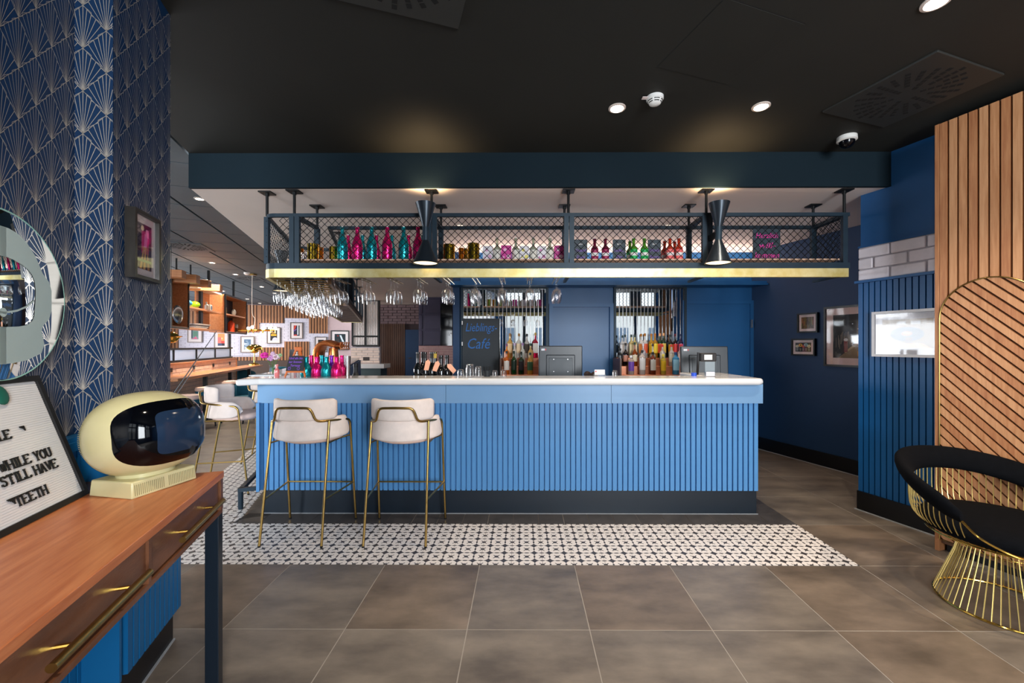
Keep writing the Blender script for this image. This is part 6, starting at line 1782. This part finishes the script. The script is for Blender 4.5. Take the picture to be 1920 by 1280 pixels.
t = thing('brick_service_wall', 'low warm brick wall with pale counter under the ribbed glass screen', 'low wall', (0, 0, 0))
B().box(X0 - .05, X1 + .02, YS - .02, YS + .1, 0, Z0_ - .03).obj('mortar', M['mortar'], t, smooth=False)
b = B(); z = .6; r = 0
while z < Z0_ - .09:
    x = X0 - .05 - (.16 if r % 2 else 0)
    while x < X1: b.box(max(x, X0 - .05), min(x + .31, X1 + .02), YS - .035, YS - .018, z, z + .062); x += .32
    z += .072; r += 1
o = b.obj('bricks', M['brick_warm'], t, smooth=False); o['kind'] = 'stuff'
a, c, z0, z1 = rectY(664, 722, 682, 690, YS - .5)
B().box(a, c, YS - .6, YS - .04, z0, z1).obj('shelf_top', M['top_white'], t, smooth=False)
B().box(a + .05, c - .1, YS - .55, YS - .04, 0, z0).obj('cabinet', flat(60, 80, 84), t, smooth=False)
b = B(); b.box(X0 + .3, X0 + .48, YS - .04, YS - .034, Z0_ - .42, Z0_ - .32); b.obj('socket', flat(60, 50, 46), t, smooth=False)
b = B(); b.box(-5.2, -.8, 13.0, 13.2, 0, LOW)
wd_ = struct(b.obj('wall_passage', M['mortar_dark'], smooth=False))
a, c, z0, z1 = rectY(712, 786, 568, 610, 13)
b = B(); z = EYE + (647 - 607) * 13 / 780; r = 0
while z < LOW - .02:
    x = a - (.14 if r % 2 else 0)
    while x < c: b.box(max(x, a), min(x + .26, c), 12.975, 13.001, z, min(z + .072, LOW - .01)); x += .28
    z += .086; r += 1
o = b.obj('bricks', M['brick_dark'], wd_, smooth=False); o['kind'] = 'stuff'
a, c, z0, z1 = rectY(712, 760, 607, 700, 12.96)
b = B(); n = 12
for k in range(n): b.box(a + (c - a) * k / n + .004, a + (c - a) * (k + 1) / n - .004, 12.93, 12.975, 0, z1)
t = b.obj('wood_panelling', M['wood_dark'], None, smooth=False); tag(t, 'dark walnut panelling left of the blue passage door', 'panelling')
a, c, z0, z1 = rectY(760, 785, 618, 700, 12.9)
d3 = struct(B().box(a, c, 12.9, 12.98, 0, z1).obj('door_3', M['navy'], None, smooth=False)); d3['label'] = 'dark blue door at the end of the passage'
b = B(); p = PY(766, 671, 12.88); b.tube([(p.x, 12.86, p.z), (p.x + .1, 12.86, p.z)], .012, 6); b.obj('door_handle', M['steel'], d3)
a, c, z0, z1 = rectY(785, 851, 559, 648, 11.0)
t = thing('aubergine_cabinet', 'dark aubergine panelled cupboard block with black screen beside the bar wall', 'cupboard', (0, 0, 0))
B().box(a, c, 11.0, 11.5, z0, LOW).obj('carcass', M['purple_panel'], t, smooth=False)
for k in range(3):
    zz0 = z0 + (z1 - z0) * k / 3; 
    B().box(a + .02, a + .1, 10.975, 11.0, zz0 + .02, zz0 + (z1 - z0) / 3 - .02).obj('door_panel', M['purple_panel'], t, bevel=.008)
    B().box(a + .16, a + .58, 10.975, 11.0, zz0 + .02, zz0 + (z1 - z0) / 3 - .02).obj('door_panel', M['purple_panel'], t, bevel=.008)
B().box(a, c, 11.02, 11.5, 0, z0).obj('brick_base', M['brick_warm'], t, smooth=False)
b = B(); z = .9; r = 0
while z < z0 - .04:
    x = a - (.14 if r % 2 else 0)
    while x < c: b.box(max(x, a), min(x + .26, c), 11.0, 11.022, z, z + .06); x += .27
    z += .07; r += 1
o = b.obj('bricks', mat('rosy_brick', (196, 150, 146), .7, var=.08), t, smooth=False); o['kind'] = 'stuff'
a2_, c2_, z0, z1 = rectY(826, 848, 569, 648, 10.6)
t = thing('wall_screen', 'black flat screen on the side of the aubergine cupboard', 'screen', (0, 0, 0))
B().box(a2_, c2_, 10.6, 10.66, z0, z1).obj('panel', M['visor'], t, bevel=.004)
B().box((a2_ + c2_) / 2 - .05, (a2_ + c2_) / 2 + .05, 10.66, 11.0, 1.9, 2.1).obj('bracket', M['black'], t, smooth=False)
# lounge ceiling lights, detector, vents
for k, (x, y) in enumerate(((374, 372), (398, 492), (442, 514), (491, 537), (418, 545), (464, 560), (487, 568), (515, 549))):
    zc = CEIL; p = PZ(x, y, zc)
    t = thing('downlight', 'lounge ceiling downlight, %s nearest to the bar' % ['first', 'second', 'third', 'fourth', 'fifth', 'sixth', 'seventh', 'eighth'][k], 'ceiling light', (p.x, p.y, zc), 0, 'downlights in the lounge ceiling')
    rr = .05 if k == 0 else .06
    B().lathe([(rr, 0), (rr, -.008), (rr * .75, -.01), (rr * .7, 0)], 20).obj('trim_ring', flat(180, 170, 160), t)
    B().lathe([(.001, -.003), (rr * .7, -.003), (rr * .7, .001), (.001, .001)], 18).obj('lens', M['spot_on'], t)
    if k: spot('lounge_beam', (p.x, p.y, zc - .03), (0, 0, 0), (0, 170, 120, 90, 120, 70, 70, 70)[k], (1, .84, .66), 140, .9, .05)
p = PZ(731, 562, LOW); downlight(812, 562, 'downlight in the lowered ceiling near the passage', z=LOW, pw=12, r=.06)
p = PZ(463, 511, CEIL); t = thing('smoke_detector', 'white smoke detector on the lounge grid ceiling', 'smoke detector', p)
B().lathe([(.001, 0), (.06, 0), (.055, -.03), (.03, -.05), (.001, -.052)], 20).obj('body', M['white_plastic'], t)
for (x, y, lab) in ((350, 462, 'swirl vent in the grid ceiling beside the wallpapered pier'), (466, 522, 'swirl vent in the grid ceiling behind the white detector')):
    p = PZ(x, y, CEIL); vent(p.x, p.y, TH, lab, CEIL + .004, .58, M['tile_ceiling'])
# lounge fill: two area lights added before the left wall, which has no windows
q = UV(-7.6, 9.0); area('lounge_fill', (q.x, q.y, 1.7), (R(90), 0, TH - PI / 2), 7.5, 2.0, 400, (.9, .95, 1.0))
q = UV(-7.4, 14.5); area('lounge_fill_far', (q.x, q.y, 1.7), (R(90), 0, TH - PI / 2), 5, 2.0, 200, (.92, .95, 1.0))

# pale facade across the street, met only in the bar mirrors
fc = thing('street_facade', 'pale facade across the street glimpsed in the bar mirrors', 'building', (0, 0, 0))
B().box(-9, 12, -13.2, -13, -1, 3.3).obj('wall', flat(196, 192, 186), fc, smooth=False)
for k in range(9): B().box(-8 + k * 2.2, -7 + k * 2.2, -13.0, -12.96, .4, 2.4).obj('window', flat(90, 104, 120), fc, smooth=False)

q = Hm @ Vector((1.4, -.12, 1.66)); area('counter_brick_fill', q, (R(22), 0, CA), 3.6, .05, 16, (1, .84, .7))  # area light added under the shelf unit to brighten the counter bricks
q = Hm @ Vector((tx(457) , -.22, CZ2 + .42)); point('table_lamp_bulb', (q.x, q.y, q.z), 5, (1, .78, .5), .03)
